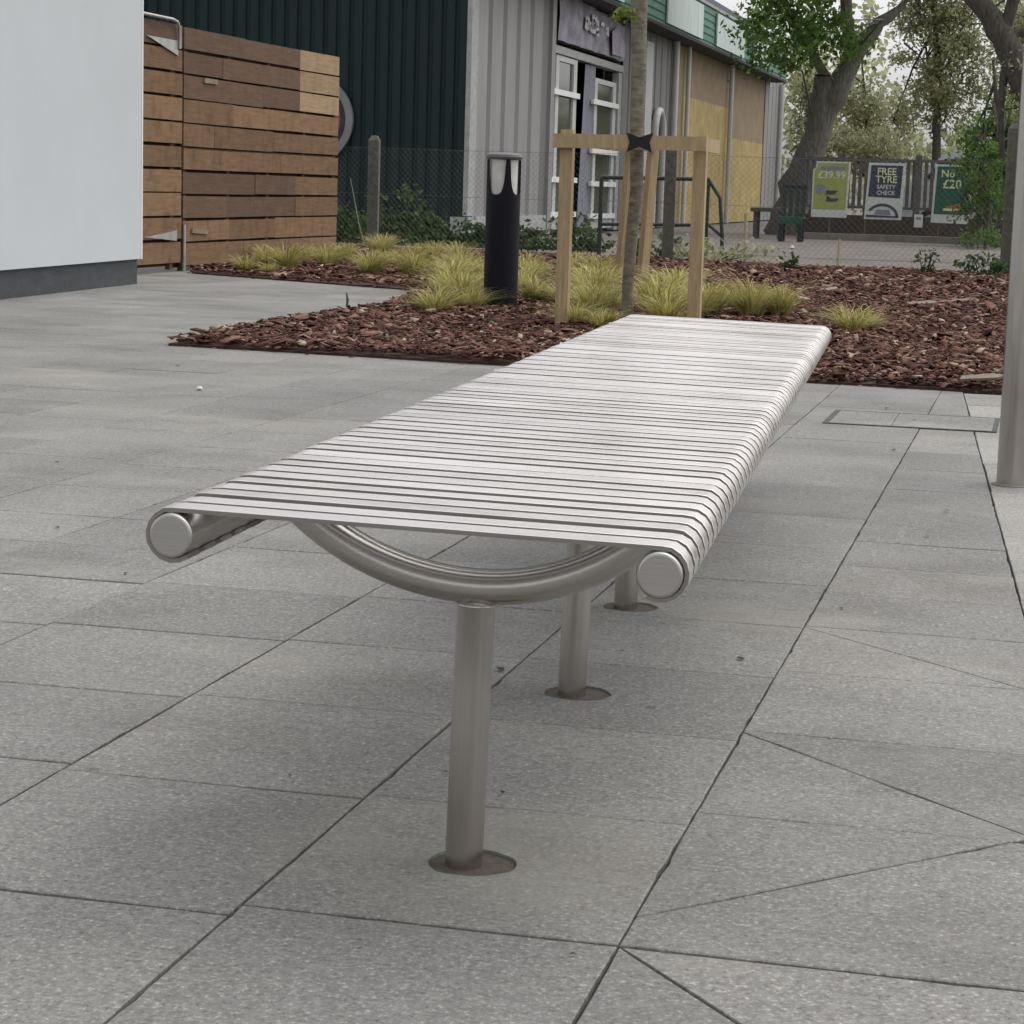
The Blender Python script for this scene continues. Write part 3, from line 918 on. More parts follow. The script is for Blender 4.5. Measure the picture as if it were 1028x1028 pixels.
sw.build('boarded_wall', [M['yellow_board'], M['brown_board']], SH)
sw = MB(); side(sw, 70.5, 74.3, 0.0, 5.0, 0.95, 0.1, 0.05); sw.box(L(SX - 0.4, 70.501, 0.0), L(SX - 0.08, 74.3, 5.0)); sw.build('side_wall', M['grey_clad'], SH)
for (yy, wd, mm) in ((52.7, 0.50, 'white_trim'), (54.65, 0.34, 'white_trim'), (62.2, 0.38, 'white_trim'), (74.0, 0.5, 'white_trim')):
    dp = MB(); dp.tube([L(SX + 0.10, yy, 0.0), L(SX + 0.10, yy, 4.45)], wd * 0.17, 10); dp.build('downpipe', M['white_trim'] if mm else None, SH, smooth=50)
dp = MB(); dp.box(L(SX + 0.005, 49.1, 1.0), L(SX + 0.05, 49.95, 4.15)); dp.build('white_strip', M['white_trim'], SH)
# door bay between y 39.75 and 46.6
bay = MB()
bay.box(L(SX - 1.6, 39.751, 0.0), L(SX - 1.5, 46.599, 3.5))
bay.box(L(SX - 1.499, 39.751, -0.02), L(SX - 0.3, 46.599, 0.03))
bay.box(L(SX - 1.6, 46.3, 0.03), L(SX - 0.41, 46.598, 3.5))
bay.box(L(SX - 1.6, 39.76, 3.501), L(SX - 0.1, 46.59, 3.525))
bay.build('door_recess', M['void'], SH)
pn = MB(); side(pn, 39.76, 46.59, 3.53, 5.0, 1.14, 0.16, 0.06, SX - 0.03); pn.box(L(SX - 0.4, 39.76, 3.53), L(SX - 0.1, 46.59, 5.0)); pn.build('upper_panel', M['dim_clad'], SH)
ml = MB()
for yy in (41.2, 43.2, 44.9):
    ml = MB(); ml.box(L(SX - 0.028, yy, 4.0), L(SX + 0.03, yy + 0.16, 5.0)); ml.build('mullion', M['skirting'], SH)
hd = MB(); hd.box(L(SX - 0.2, 39.76, 3.30), L(SX + 0.03, 46.55, 3.44)); hd.build('door_head', M['skirting'], SH)
dl = tag(empty('door', (0, 0, 0)))
dl.parent = SH
def leaf_door(y0, y1, z1, trans, bars):
    fr = MB()
    t_ = 0.12
    xx0, xx1 = SX - 0.10, SX + 0.0
    fr.box(L(xx0, y0, 0.05), L(xx1, y0 + 0.26, z1))
    fr.box(L(xx0, y1 - 0.30, 0.05), L(xx1, y1, z1))
    fr.box(L(xx0, y0 + 0.261, z1 - 0.10), L(xx1, y1 - 0.301, z1))
    fr.box(L(xx0, y0 + 0.261, 0.05), L(xx1, y1 - 0.301, 0.30))
    o = fr.build('door_frame', M['white_trim'], SH)
    pb = MB()
    for zb in bars: pb.box(L(SX + 0.002, y0 - 0.35, zb), L(SX + 0.06, y1 + 0.05, zb + 0.10))
    pb.build('cross_bar', M['render_edge'], o)
    gl = MB(); gl.box(L(SX - 0.06, y0 + 0.262, 0.301), L(SX - 0.04, y1 - 0.302, z1 - 0.102)); gl.build('pane', M['glass'], o)
bpy.data.objects.remove(dl)
leaf_door(40.15, 42.0, 3.28, 2.6, (2.55, 1.72, 0.95, 0.30))
leaf_door(43.75, 45.95, 3.05, 2.6, (2.52, 1.55, 0.9, 0.25))
sp_ = MB(); sp_.box(L(SX - 0.12, 46.1, 0.0), L(SX + 0.02, 46.45, 3.28)); sp_.build('door_jamb', M['skirting'], SH); sp_ = MB(); sp_.box(L(SX - 0.12, 39.76, 0.0), L(SX - 0.02, 40.1, 3.28)); sp_.build('door_jamb', M['skirting'], SH)
ct = MB()
k = 14; vs = []; 
for i in range(k + 1):
    yy = 42.85 + 0.90 * i / k
    xo = 0.05 * math.sin(i * 1.9)
    vs += [L(SX - 0.05 + xo * 0.5, yy - 0.25, 0.02), L(SX - 0.05 + xo * 0.5, yy + 0.12, 3.27)]
ct.add(vs, [(2 * i, 2 * i + 2, 2 * i + 3, 2 * i + 1) for i in range(k)])
ct.build('door_curtain', M['curtain'], SH, smooth=60)
# fascia: overhangs the wall
f = 0.942
FXx = -8.495
def fy(u): return u * f
fa = MB()
fa.box(L(FXx - 0.12, 34.2, 4.45), L(FXx, 71.3, 5.36))
fo = fa.build('fascia', M['fascia'], SH)
for k in range(5):
    sl = MB(); sl.box(L(FXx + 0.001, 34.3, 4.52 + 0.17 * k), L(FXx + 0.02, 71.2, 4.545 + 0.17 * k)); sl.build('fascia_slat', M['fascia_dark'], fo)
ff = MB(); ff.box(L(-10.8, 33.9, 4.38), L(FXx + 0.02, 71.5, 4.447)); ff.build('soffit', M['soffit'], SH)
rf = MB(); rf.box(L(-24, 33.8, 5.50), L(FXx - 0.05, 71.6, 5.62)); rf.box(L(FXx - 0.3, 33.8, 5.365), L(FXx + 0.05, 71.5, 5.44), 1); rf.build('roof', [M['roof'], M['skirting']], SH)
for (a, b) in ((36.2, 43.5), (48.6, 53.6), (55.9, 61.0), (63.0, 66.4)):
    sg = MB(); sg.box(L(FXx + 0.021, a, 4.50), L(FXx + 0.06, b, 5.30)); sg.build('sign_panel', M['sign_white'], SH)
bw = MB(); bw.box(L(-24, 74.0, 0), L(SX - 0.41, 74.3, 5.4)); bw.box(L(-24, 34.31, 0), L(-23.8, 73.99, 5.4)); bw.build('rear_wall', M['grey_clad'], SH)

# banner over the doors
BN = empty('shop_banner', (SX + 0.09, 39.8, 3.52), 'slate grey creased banner with faded white print over the shop doors', 'banner')
bn = MB(); k = 24; vs = []
for i in range(k + 1):
    yy = 6.4 * i / k; top = 0.92 - 0.20 * (i / k)
    xo = 0.02 * math.sin(i * 1.3) + 0.012 * math.sin(i * 2.9)
    vs += [(xo, yy, 0.0), (xo + 0.03 * math.sin(i * 0.9 + 1), yy, top * 0.5), (xo, yy, top)]
fs = []
for i in range(k): fs += [(3 * i, 3 * i + 3, 3 * i + 4, 3 * i + 1), (3 * i + 1, 3 * i + 4, 3 * i + 5, 3 * i + 2)]
bn.add(vs, fs); bn.build('cloth', M['banner'], BN, smooth=80)
rb = random.Random(4)
pr_ = MB()
for k_ in range(26):
    ya = 2.1 + 2.2 * rb.random(); zc_ = 0.52 - 0.07 * (ya - 2.1) + rb.uniform(-0.16, 0.14)
    l_ = rb.uniform(0.10, 0.36); h_ = rb.uniform(0.02, 0.11)
    pr_.add([(0.048, ya, zc_), (0.048, ya + l_, zc_ + rb.uniform(-0.05, 0.02)), (0.048, ya + l_ * 0.9, zc_ + h_), (0.048, ya + l_ * 0.1, zc_ + h_ * 0.8)], [(0, 1, 2, 3)])
pr_.build('print', M['banner_print'], BN)
pr_ = MB(); pr_.add([(0.05, 4.9, 0.05), (0.05, 6.25, 0.06), (0.05, 6.2, 0.36), (0.05, 5.3, 0.62), (0.05, 4.8, 0.5)], [(0, 1, 2, 3, 4)])
pr_.build('faded_print', M['banner_fade'], BN)

# round grey sign on the green gable
RS = empty('round_sign', (-11.62, 33.96, 1.82), 'big round grey disc with red centre on the green wall behind the timber fence', 'sign')
def disc(mb, r0, r1, y0, y1, n=48, mi=0):
    vs = []
    for (r_, y_) in ((r0, y0), (r1, y0), (r1, y1), (r0, y1)):
        for j in range(n):
            a = 2 * math.pi * j / n; vs.append((r_ * math.cos(a), y_, r_ * math.sin(a)))
    fs = [(i * n + j, ((i + 1) % 4) * n + j, ((i + 1) % 4) * n + (j + 1) % n, i * n + (j + 1) % n) for i in range(4) for j in range(n)]
    mb.add(vs, fs, mi)
q = MB(); disc(q, 0.585, 0.70, -0.07, 0.0); q.build('rim', M['grey_disc'], RS)
q = MB(); disc(q, 0.490, 0.584, -0.05, 0.0); q.build('dark_ring', M['disc_dark'], RS)
q = MB(); disc(q, 0.001, 0.489, -0.045, 0.0); q.build('face', M['red_disc'], RS)

# white arch painted board leaning by the wall
AR = empty('white_arch', (SX + 0.10, 50.7, 0.0), 'white hoop shaped frame standing against the grey shop wall', 'frame')
q = MB()
pth = []
for k in range(0, 17):
    a = math.pi * k / 16; pth.append((0, -0.55 * math.cos(a), 2.05 + 0.62 * math.sin(a)))
pth = [(0, -0.55, 0.0), (0, -0.55, 1.0)] + pth + [(0, 0.55, 1.0), (0, 0.55, 0.0)]
q.tube(pth, 0.09, 8); q.build('hoop', M['white_trim'], AR, smooth=60)

# ------------------------------------------------------------------ chain link fence
CF = empty('chain_link_fence', (0, 26, 0), 'rusty grey chain link fence strung between mossy concrete posts behind the bark bed', 'fence')
posts = [(-12.3, 27.9, 1.40), (-8.4, 27.0, 1.44), (-4.42, 26.05, 1.42), (-0.45, 25.6, 1.72), (3.5, 25.2, 1.85)]
for (x, y_, h) in posts:
    p = MB()
    w0 = 0.068
    p.prism([(-w0, -w0), (w0, -w0), (w0, w0), (-w0, w0)], -0.1, h - 0.06)
    vs = [(-w0, -w0, h - 0.06), (w0, -w0, h - 0.06), (w0, w0, h - 0.06), (-w0, w0, h - 0.06), (-w0 * 0.5, -w0 * 0.5, h), (w0 * 0.5, -w0 * 0.5, h), (w0 * 0.5, w0 * 0.5, h), (-w0 * 0.5, w0 * 0.5, h)]
    p.add(vs, [(4, 5, 6, 7), (0, 1, 5, 4), (1, 2, 6, 5), (2, 3, 7, 6), (3, 0, 4, 7)])
    p.build('post', M['concrete'], CF, loc=(x, y_ - 26, 0), rot=(0, 0, R(8)))
wm = MB(); lw = MB()
for i in range(len(posts) - 1):
    a = Vector(posts[i][:2] + (0,)); b = Vector(posts[i + 1][:2] + (0,))
    a.y -= 26 + 0.08; b.y -= 26 + 0.08
    Ls = (b - a).length; u = (b - a) / Ls
    Hh = 1.28
    step = 0.075
    k = -Hh
    while k < Ls:
        for sgn in (1, -1):
            s0, s1 = k, k + Hh
            z0, z1 = (0.02, Hh) if sgn == 1 else (Hh, 0.02)
            if s0 < 0: z0 += (z1 - z0) * (-s0) / Hh; s0 = 0
            if s1 > Ls: z1 = z0 + (z1 - z0) * (Ls - s0) / (s1 - s0) ; s1 = Ls
            if s1 - s0 < 0.02: continue
            wm.tube([a + u * s0 + Vector((0, 0.002 * sgn, z0)), a + u * s1 + Vector((0, 0.002 * sgn, z1))], 0.0012, 3, caps=False)
        k += step
    for zz in (0.15, 0.72, 1.29):
        sag = [a + u * (Ls * t_ / 6) + Vector((0, -0.004, zz - 0.02 * math.sin(math.pi * t_ / 6))) for t_ in range(7)]
        lw.tube(sag, 0.0016, 4, caps=False)
wm.build('wire_mesh', M['wire'], CF); lw.build('line_wire', M['wire'], CF)

# ------------------------------------------------------------------ bollard light
BL = empty('bollard_light', (-3.645, 14.70, 0), 'dark navy bollard light with pale lens windows standing in the bark bed', 'bollard light')
q = MB()
n = 120; r0, r1 = 0.117, 0.105
zt = []
for j in range(n):
    an = 360 * j / n
    dm = min(abs((an - (-62 + 90 * k) + 180) % 360 - 180) for k in range(4))
    if dm < 9: zt.append(1.035)
    else:
        s_ = (45 - dm) / (45 - 9.0)          # 0 at pillar edge, 1 mid window... distance from the window centre
        c_ = 1 - s_
        c_ = s_; zt.append(0.80 + 0.21 * (1 - (1 - min(1, c_) ** 4) ** 0.5))
vs = []
for j in range(n):
    an = 2 * math.pi * j / n; c_, s_ = math.cos(an), math.sin(an)
    vs += [(r0 * c_, r0 * s_, 0), (r0 * c_, r0 * s_, zt[j]), (r1 * c_, r1 * s_, zt[j]), (r1 * c_, r1 * s_, 0.6)]
fs = []
for j in range(n):
    k = (j + 1) % n
    fs += [(4 * j, 4 * k, 4 * k + 1, 4 * j + 1), (4 * j + 1, 4 * k + 1, 4 * k + 2, 4 * j + 2), (4 * j + 2, 4 * k + 2, 4 * k + 3, 4 * j + 3)]
q.add(vs, fs); q.build('body', M['navy'], BL, smooth=40)
q = MB(); q.lathe([(0.095, 0.70), (0.095, 1.034)], 40); q.build('lens', M['lens'], BL, smooth=50)
q = MB(); q.lathe([(0.100, 1.036), (0.122, 1.040), (0.127, 1.052), (0.120, 1.068), (0.090, 1.080), (0.02, 1.084)], 48); q.build('cap', M['cap_grey'], BL, smooth=35)

# ------------------------------------------------------------------ tree support and young tree
TS = empty('tree_support', (-2.5, 13.2, 0), 'pale pine stake frame with dark rubber tie round the young street tree', 'tree support')
sl_ = 0.0
for (x, y_) in ((-2.862, 13.12), (-2.055, 13.16)):
    q = MB(); q.box((x + 2.5 - 0.038, y_ - 13.2 - 0.035, -0.1), (x + 2.5 + 0.038, y_ - 13.2 + 0.04, 1.205 if x < -2.5 else 1.18)); q.build('stake', M['pine'], TS)
q = MB(); q.box((-2.935 + 2.5, -0.170, 1.096), (-2.005 + 2.5, -0.116, 1.180)); q.build('crossbar', M['pine'], TS)
q = MB(); q.box((-2.055 + 2.5 + 0.005, 0.001, 1.094), (-2.055 + 2.5 + 0.035, 0.5, 1.176)); q.build('side_bar', M['pine'], TS)
tie = MB()
cx = 0.095
for s_ in (-1, 1):
    tie.add([(cx + s_ * 0.0, -0.178, 1.115), (cx + s_ * 0.075, -0.178, 1.080), (cx + s_ * 0.06, -0.178, 1.140), (cx + s_ * 0.08, -0.178, 1.196), (cx, -0.178, 1.168),
             (cx, -0.160, 1.115), (cx + s_ * 0.075, -0.160, 1.080), (cx + s_ * 0.06, -0.160, 1.140), (cx + s_ * 0.08, -0.160, 1.196), (cx, -0.160, 1.168)],
            [(0, 1, 2, 3, 4), (9, 8, 7, 6, 5), (0, 5, 6, 1), (1, 6, 7, 2), (2, 7, 8, 3), (3, 8, 9, 4)])
tie.tube([(cx + 0.085 * math.cos(a_ * math.pi / 8), 0.04 + 0.2 * math.sin(a_ * math.pi / 8), 1.15) for a_ in range(-4, 13)], 0.022, 8)
tie.build('rubber_tie', M['rubber'], TS, smooth=40)
# far pair of stakes
T2 = empty('tree_support', (-4.1, 20.5, 0), 'narrow pair of leaning tan stakes seen behind the young tree trunk', 'tree support')
for (pb, pt) in (((622, 285), (634, 150)), ((644, 285), (656, 150))):
    a = at(*pb, 20.5); b = at(*pt, 20.5); a.z = -0.05
    q = MB(); o0 = Vector((-4.1, 20.5, 0))
    q.tube([a - o0, b - o0], 0.058, 4); q.build('stake', M['pine'], T2)
a = at(616, 146, 20.5) - Vector((-4.1, 20.5, 0)); b = at(661, 146, 20.5) - Vector((-4.1, 20.5, 0))
q = MB(); q.box((a.x, -0.09, a.z - 0.05), (b.x, -0.062, a.z + 0.05)); q.build('crossbar', M['pine'], T2)

# ------------------------------------------------------------------ trees
def crown_points(nr, blobs, n, clumps, spread):
    """leaf positions gathered in clumps through the blobs"""
    vol = np.array([b[3] * b[4] * b[5] for b in blobs]); vol = vol / vol.sum()
    cl = []
    for bi, b in enumerate(blobs):
        k = max(3, int(clumps * vol[bi]))
        d_ = nr.normal(size=(k, 3)); d_ /= np.linalg.norm(d_, axis=1)[:, None]
        rr = nr.uniform(0.15, 1, k) ** 0.5
        cl.append(np.array(b[:3]) + d_ * rr[:, None] * np.array(b[3:6]))
    cl = np.concatenate(cl)
    idx = nr.integers(0, len(cl), n)
    sz = nr.uniform(0.5, 1.4, len(cl))[idx][:, None]
    return cl[idx] + nr.normal(size=(n, 3)) * spread * sz * np.array([1, 1, 0.75]), cl

def tree(label, base, limbs, blobs, n, leaf, mat_leaf, mat_bark, seed, clumps=90, spread=0.35, group=None, cat='tree', twigs=40, name='tree', twig_from=None, twig_r=0.02):
    nr = np.random.default_rng(seed)
    root = empty(name, base, label, cat, group)
    o0 = Vector(base)
    tk = MB()
    for path_, rads in limbs:
        # add knots and wobble between the given points
        P_, Rr = [], []
        for i in range(len(path_) - 1):
            a, b = Vector(path_[i]), Vector(path_[i + 1])
            for k in range(4):
                t_ = k / 4
                jit_ = Vector(nr.normal(size=3)) * rads[i] * 0.10 if (i + k) else Vector()
                P_.append(a.lerp(b, t_) + jit_ - o0); Rr.append((rads[i] * (1 - t_) + rads[i + 1] * t_) * (1 + nr.normal() * 0.05))
        P_.append(Vector(path_[-1]) - o0); Rr.append(rads[-1])
        tk.tube(P_, Rr, 14)
    pts, cl = crown_points(nr, blobs, n, clumps, spread)
    src = [Vector(p) for (path_, _) in limbs for p in path_[1:]] if twig_from is None else [Vector(p) for p in twig_from]
    for k in range(min(twigs, len(cl))):
        c_ = Vector(cl[k * len(cl) // max(1, min(twigs, len(cl)))])
        s_ = min(src, key=lambda p: (p - c_).length + nr.uniform(0, 1.0))
        mid = s_.lerp(c_, 0.5) + Vector(nr.normal(size=3)) * 0.12 * (c_ - s_).length
        tk.tube([s_ - o0, mid - o0, c_ - o0], [twig_r * 1.6, twig_r, twig_r * 0.4], 5, caps=False)
    tk.build('trunk', mat_bark, root, smooth=70)
    su = nr.uniform(0.6, 1.3, n) * leaf; sv = su * nr.uniform(0.35, 0.65, n)
    V_, F_ = quads(pts - np.array(o0), su, sv, nr, 0.4)
    np_mesh('crown', V_, F_, mat_leaf, root)
    return root

def bl(px_, py_, y_, rx, ry, rz):
    p = at(px_, py_, y_); return (p.x, p.y, p.z, rx, ry, rz)

# young tree in the stake frame
p0 = (-2.52, 13.45, 0); 
t1 = at(640, 142, 13.45); t2 = at(641, 0, 13.5); t3 = at(640, -160, 13.6); t4 = at(646, -420, 13.6)
tree('slim young tree with rough grey bark rising through the pine stake frame', p0,
     [([p0, tuple(t1), tuple(t2), tuple(t3), tuple(t4)], [0.034, 0.044, 0.050, 0.042, 0.02]),
      ([tuple(t3), tuple(at(560, -330, 13.2))], [0.03, 0.01]), ([tuple(t3), tuple(at(740, -360, 13.9))], [0.03, 0.01])],
     [bl(600, -260, 13.5, 0.5, 0.5, 0.5), bl(700, -330, 13.8, 0.55, 0.55, 0.5), bl(640, -450, 13.6, 0.6, 0.6, 0.6)], 1700, 0.035, M['leaf_lime'], M['bark_young'], 3, 60, 0.13, twigs=24, twig_r=0.006, name='young_tree')
# leaf tuft low on its trunk
yt = bpy.data.objects['young_tree']
nr2 = np.random.default_rng(5)
c_ = np.array(at(627, 12, 13.4)) - np.array(p0)
pts = c_ + nr2.normal(size=(46, 3)) * np.array([0.035, 0.03, 0.030])
V_, F_ = quads(pts, nr2.uniform(0.018, 0.034, 46), nr2.uniform(0.009, 0.016, 46), nr2)
np_mesh('leaf_tuft', V_, F_, M['leaf_lime'], yt)

Y = 49.0
def A(px_, py_, y_=Y): return tuple(at(px_, py_, y_))
# leaning pollard
b0 = at(786, 236, Y); b0.z = -0.1
tree('massive leaning tree with a sawn off stub beside the shop corner', tuple(b0),
     [([tuple(b0), A(800, 190), A(820, 135), A(829, 78)], [0.46, 0.36, 0.31, 0.27]),
      ([A(822, 130), A(842, 88), A(862, 48), A(884, 22), A(908, 4)], [0.29, 0.25, 0.2, 0.14, 0.08]),
      ([A(856, 60), A(850, 20), A(846, -60)], [0.17, 0.14, 0.08]),
      ([A(838, 90), A(800, 30), A(770, -40)], [0.12, 0.09, 0.05])],
     [bl(790, 15, 47, 1.3, 1.0, 0.9), bl(770, 42, 46, 0.6, 0.6, 0.5), bl(800, 45, 47, 0.7, 0.7, 0.5), bl(765, 5, 47, 0.7, 0.8, 0.7), bl(835, 20, 48, 0.9, 1.0, 1.0), bl(800, -80, Y, 2.2, 2, 1.8), bl(880, -90, Y, 2.0, 2, 1.8), bl(806, 60, 48, 0.8, 0.8, 0.45)],
     24000, 0.075, M['leaf_green'], M['bark'], 21, 190, 0.22, twigs=60)
cw = MB(); cw.lathe([(0.255, 0), (0.24, 0.02)], 20)
cw.build('cut_face', M['cut_wood'], bpy.data.objects['tree'], loc=tuple(Vector(A(829, 77)) - b0), rot=(R(-8), R(5), 0))

# spring trees behind the posters
def upright(label, px_, y_, rad, top_py, blobs, n, leaf, ml_, mb_, seed, clumps, spread, twigs=70):
    b = at(px_, 230, y_); b.z = -0.1
    mid = at(px_ + 4, (230 + top_py) / 2, y_); top = at(px_ - 3, top_py, y_)
    lim = [([tuple(b), tuple(mid), tuple(top)], [rad, rad * 0.75, rad * 0.25])]
    nr_ = np.random.default_rng(seed)
    for k in range(7):
        t_ = 0.35 + 0.6 * k / 7
        s_ = b.lerp(top, t_)
        e = Vector(blobs[int(nr_.integers(0, len(blobs)))][:3]) + Vector(nr_.normal(size=3)) * 0.5
        lim.append(([tuple(s_), tuple(s_.lerp(e, 0.5) + Vector((0, 0, 0.25))), tuple(e)], [rad * 0.35, rad * 0.2, rad * 0.08]))
    return tree(label, tuple(b), lim, blobs, n, leaf, ml_, mb_, seed, clumps, spread, group='trees beyond the car park', twigs=twigs)
upright('tall brownish spring tree beyond the posters with thin new leaf', 938, 60, 0.13, -60,
        [bl(938, 50, 60, 1.0, 1.4, 1.6), bl(930, 110, 60, 0.95, 1.2, 0.9), bl(965, 85, 60, 0.9, 1.2, 1.2), bl(945, -30, 60, 1.5, 1.5, 1.4), bl(975, 20, 60, 0.8, 1.2, 1.0), bl(908, 40, 60, 0.22, 1, 0.9)],
        21000, 0.058, M['leaf_olive'], M['bark_dark'], 31, 190, 0.22)
upright('fine twigged pale green tree just right of the leaning trunk', 868, 64, 0.09, 60,
        [bl(868, 120, 64, 0.75, 1.2, 0.8), bl(850, 150, 62, 1.0, 1.2, 0.6), bl(880, 150, 62, 0.9, 1.2, 0.5), bl(858, 95, 64, 0.5, 0.8, 0.5)],
        10000, 0.058, M['leaf_olive'], M['bark_dark'], 33, 110, 0.22)
upright('thin olive tree filling the gap between shop corner and leaning trunk', 812, 76, 0.09, 40,
        [bl(816, 95, 76, 0.7, 1.0, 1.0), bl(812, 135, 76, 0.6, 0.8, 0.6), bl(820, 170, 76, 0.7, 0.8, 0.6)],
        5500, 0.065, M['leaf_olive'], M['bark_dark'], 35, 90, 0.25)
upright('bright green tree beneath the dark overhanging branch', 1000, 44, 0.10, 60,
        [bl(985, 150, 44, 0.55, 0.8, 0.5), bl(1000, 185, 43, 0.5, 0.7, 0.5), bl(1010, 120, 44, 0.4, 0.8, 0.5), bl(985, 210, 43, 0.4, 0.6, 0.35), bl(1025, 160, 44, 0.6, 0.8, 0.9)],
        8000, 0.05, M['leaf_green'], M['bark_dark'], 37, 120, 0.15)
upright('broad olive tree at the right edge behind the steel post', 1045, 62, 0.15, -40,
        [bl(1030, 60, 62, 1.3, 1.4, 1.8), bl(1005, 100, 62, 0.8, 1.2, 1.0), bl(1080, 40, 62, 2.2, 1.5, 2.4), bl(1010, 30, 62, 0.6, 1.0, 0.8)],
        15000, 0.062, M['leaf_olive'], M['bark_dark'], 39, 150, 0.25)
# dark limb hanging in from the right
Y2 = 33.0
def C2(px_, py_): return tuple(at(px_, py_, Y2))
b0 = at(1078, 262, Y2); b0.z = -0.1
tree('dark trunked tree forking at the top right of the view', tuple(b0),
     [([tuple(b0), C2(1064, 170), C2(1048, 130), C2(1028, 84), C2(1011, 46), C2(991, 12), C2(968, -20)], [0.25, 0.235, 0.22, 0.20, 0.185, 0.16, 0.14]),
      ([C2(1006, 46), C2(1012, 20), C2(1022, -14)], [0.11, 0.09, 0.08]),
      ([C2(1010, 66), C2(1004, 110), C2(1006, 160)], [0.07, 0.055, 0.04]),
      ([C2(1015, 36), C2(1032, 30)], [0.09, 0.05])],
     [bl(1005, -50, Y2, 1.0, 1.0, 0.6), bl(950, -70, Y2, 1.0, 1.0, 0.6), bl(1020, 62, Y2, 0.2, 0.5, 0.12), bl(1000, 12, Y2 + 1, 0.25, 0.6, 0.18), bl(1024, 110, Y2, 0.15, 0.3, 0.2)],
     2600, 0.045, M['leaf_olive'], M['bark_dark'], 41, 70, 0.14, twigs=30, twig_r=0.012)
# ivy like growth that hides the right edge of the green poster
tree('leafy green sapling partly hiding the green poster', tuple(Vector((at(990, 235, 42).x, 42, -0.05))),
     [([tuple(Vector((at(990, 235, 42).x, 42, -0.05))), A(992, 200, 42), A(984, 165, 42)], [0.04, 0.03, 0.012])],
     [bl(988, 178, 42, 0.22, 0.4, 0.18), bl(998, 205, 42, 0.28, 0.4, 0.3), bl(971, 184, 42, 0.09, 0.3, 0.10), bl(998, 160, 42, 0.3, 0.4, 0.3), bl(985, 240, 41, 0.4, 0.4, 0.14)],
     3000, 0.035, M['leaf_green'], M['bark_dark'], 43, 60, 0.09, twigs=20, twig_r=0.008, name='sapling')
# far wood that closes the view
nr3 = np.random.default_rng(77)
n = 26000
x = nr3.uniform(-14, 60, n); 
yb = nr3.uniform(78, 92, n)
hmax = 3.6 + 1.0 * np.sin(x * 0.7) + 0.8 * np.sin(x * 1.9 + 1) + np.where(x > 3.5, 3.0, 0) + np.where(x < -6.5, 3.2, 0)
zz = hmax * nr3.uniform(0, 1, n) ** 0.8
V_, F_ = quads(np.stack([x, yb, zz], 1), nr3.uniform(0.12, 0.24, n), nr3.uniform(0.07, 0.14, n), nr3, 0.3)
tag(np_mesh('far_wood', V_, F_, M['leaf_olive']), 'distant olive wood seen through the trees', 'wood', kind='stuff')
o = bpy.data.objects['far_wood']; del o['label']; del o['category']

# ------------------------------------------------------------------ car park boundary, posters, van
kb = MB(); kb.box((-5.0, 45.0, -0.04), (14, 45.25, 0.10)); kb.box((-5.0, 45.251, -0.04), (14, 49.4, 0.05))
tag(kb.build('kerb', M['kerb']), kind='structure')
LW = empty('car_park_fence', (-6, 47.5, 0), 'low dark brown wall topped by grey railings behind the three posters', 'fence')
q = MB(); q.box((0.7, 0, 0), (20, 0.2, 0.46)); q.build('wall', M['low_wall'], LW)
q = MB()
q.box((0.7, 0.06, 1.60), (20, 0.14, 1.66)); q.box((0.7, 0.06, 0.60), (20, 0.14, 0.66))
q.build('rail', M['rail_dark'], LW)
q = MB(); xx = 0.85
while xx < 12:
    q.box((xx, 0.08, 0.662), (xx + 0.075, 0.11, 1.598)); xx += 0.125
q.build('railings', M['rail_dark'], LW)
for xx in (0.7, 1.55, 3.15, 5.6, 8.0):
    q = MB(); q.box((xx, 0.03, 0.461), (xx + 0.14, 0.18, 1.75)); q.build('post', M['rail_dark'], LW)

RX = (R(90), 0, 0)
def poster(px_, y_, label, w_, h_, z0, lean, lean_px):
    p = at(px_, 200, y_)
    t_ = empty('poster_board', (p.x, y_, 0), label, 'poster', 'posters on stakes')
    return t_, w_, h_, z0
# yellow poster
t_, w_, h_, z0 = poster(833, 46.0, 'yellow green poster board with dark headline and price, beside the leaning trunk', 0, 0, 0, 0, 0)
q = MB(); q.prism_y([(-0.37, 0.41), (0.36, 0.41), (0.40, 1.55), (-0.30, 1.55), (-0.31, 1.42), (-0.37, 1.38)], -0.02, 0.0); q.build('board', M['poster_pale'], t_)
q = MB(); q.prism_y([(-0.335, 0.58), (0.325, 0.58), (0.36, 1.52), (-0.275, 1.52), (-0.285, 1.42), (-0.335, 1.36)], -0.026, -0.0205); q.build('print', M['poster_yellow'], t_)
q = MB(); q.box((-0.21, -0.030, 1.385), (0.29, -0.027, 1.45)); q.build('headline', M['poster_grey'], t_)
lettering('lettering', '£39.99', 0.21, M['poster_pale'], t_, (0.02, -0.028, 1.27), RX, 1.0)
q = MB()
vs = [(-0.20 + 0.10 * math.cos(a_ * math.pi / 10), 0.98 + 0.10 * math.sin(a_ * math.pi / 10)) for a_ in range(20)]
q.prism_y(vs, -0.032, -0.027); q.build('wheel_print', M['poster_grey'], t_)
q = MB(); q.prism_y([(-0.10, 0.87), (0.10, 0.88), (0.16, 0.96), (-0.08, 0.96)], -0.031, -0.027); q.prism_y([(-0.08, 0.73), (0.12, 0.73), (0.20, 0.80), (0.02, 0.80), (-0.06, 0.86)], -0.031, -0.027)
q.build('product_print', M['poster_dark'], t_)
q = MB(); q.tube([(0.0, 0.03, -0.05), (0.02, 0.03, 1.3)], 0.022, 6); q.build('stake', M['rail_dark'], t_)
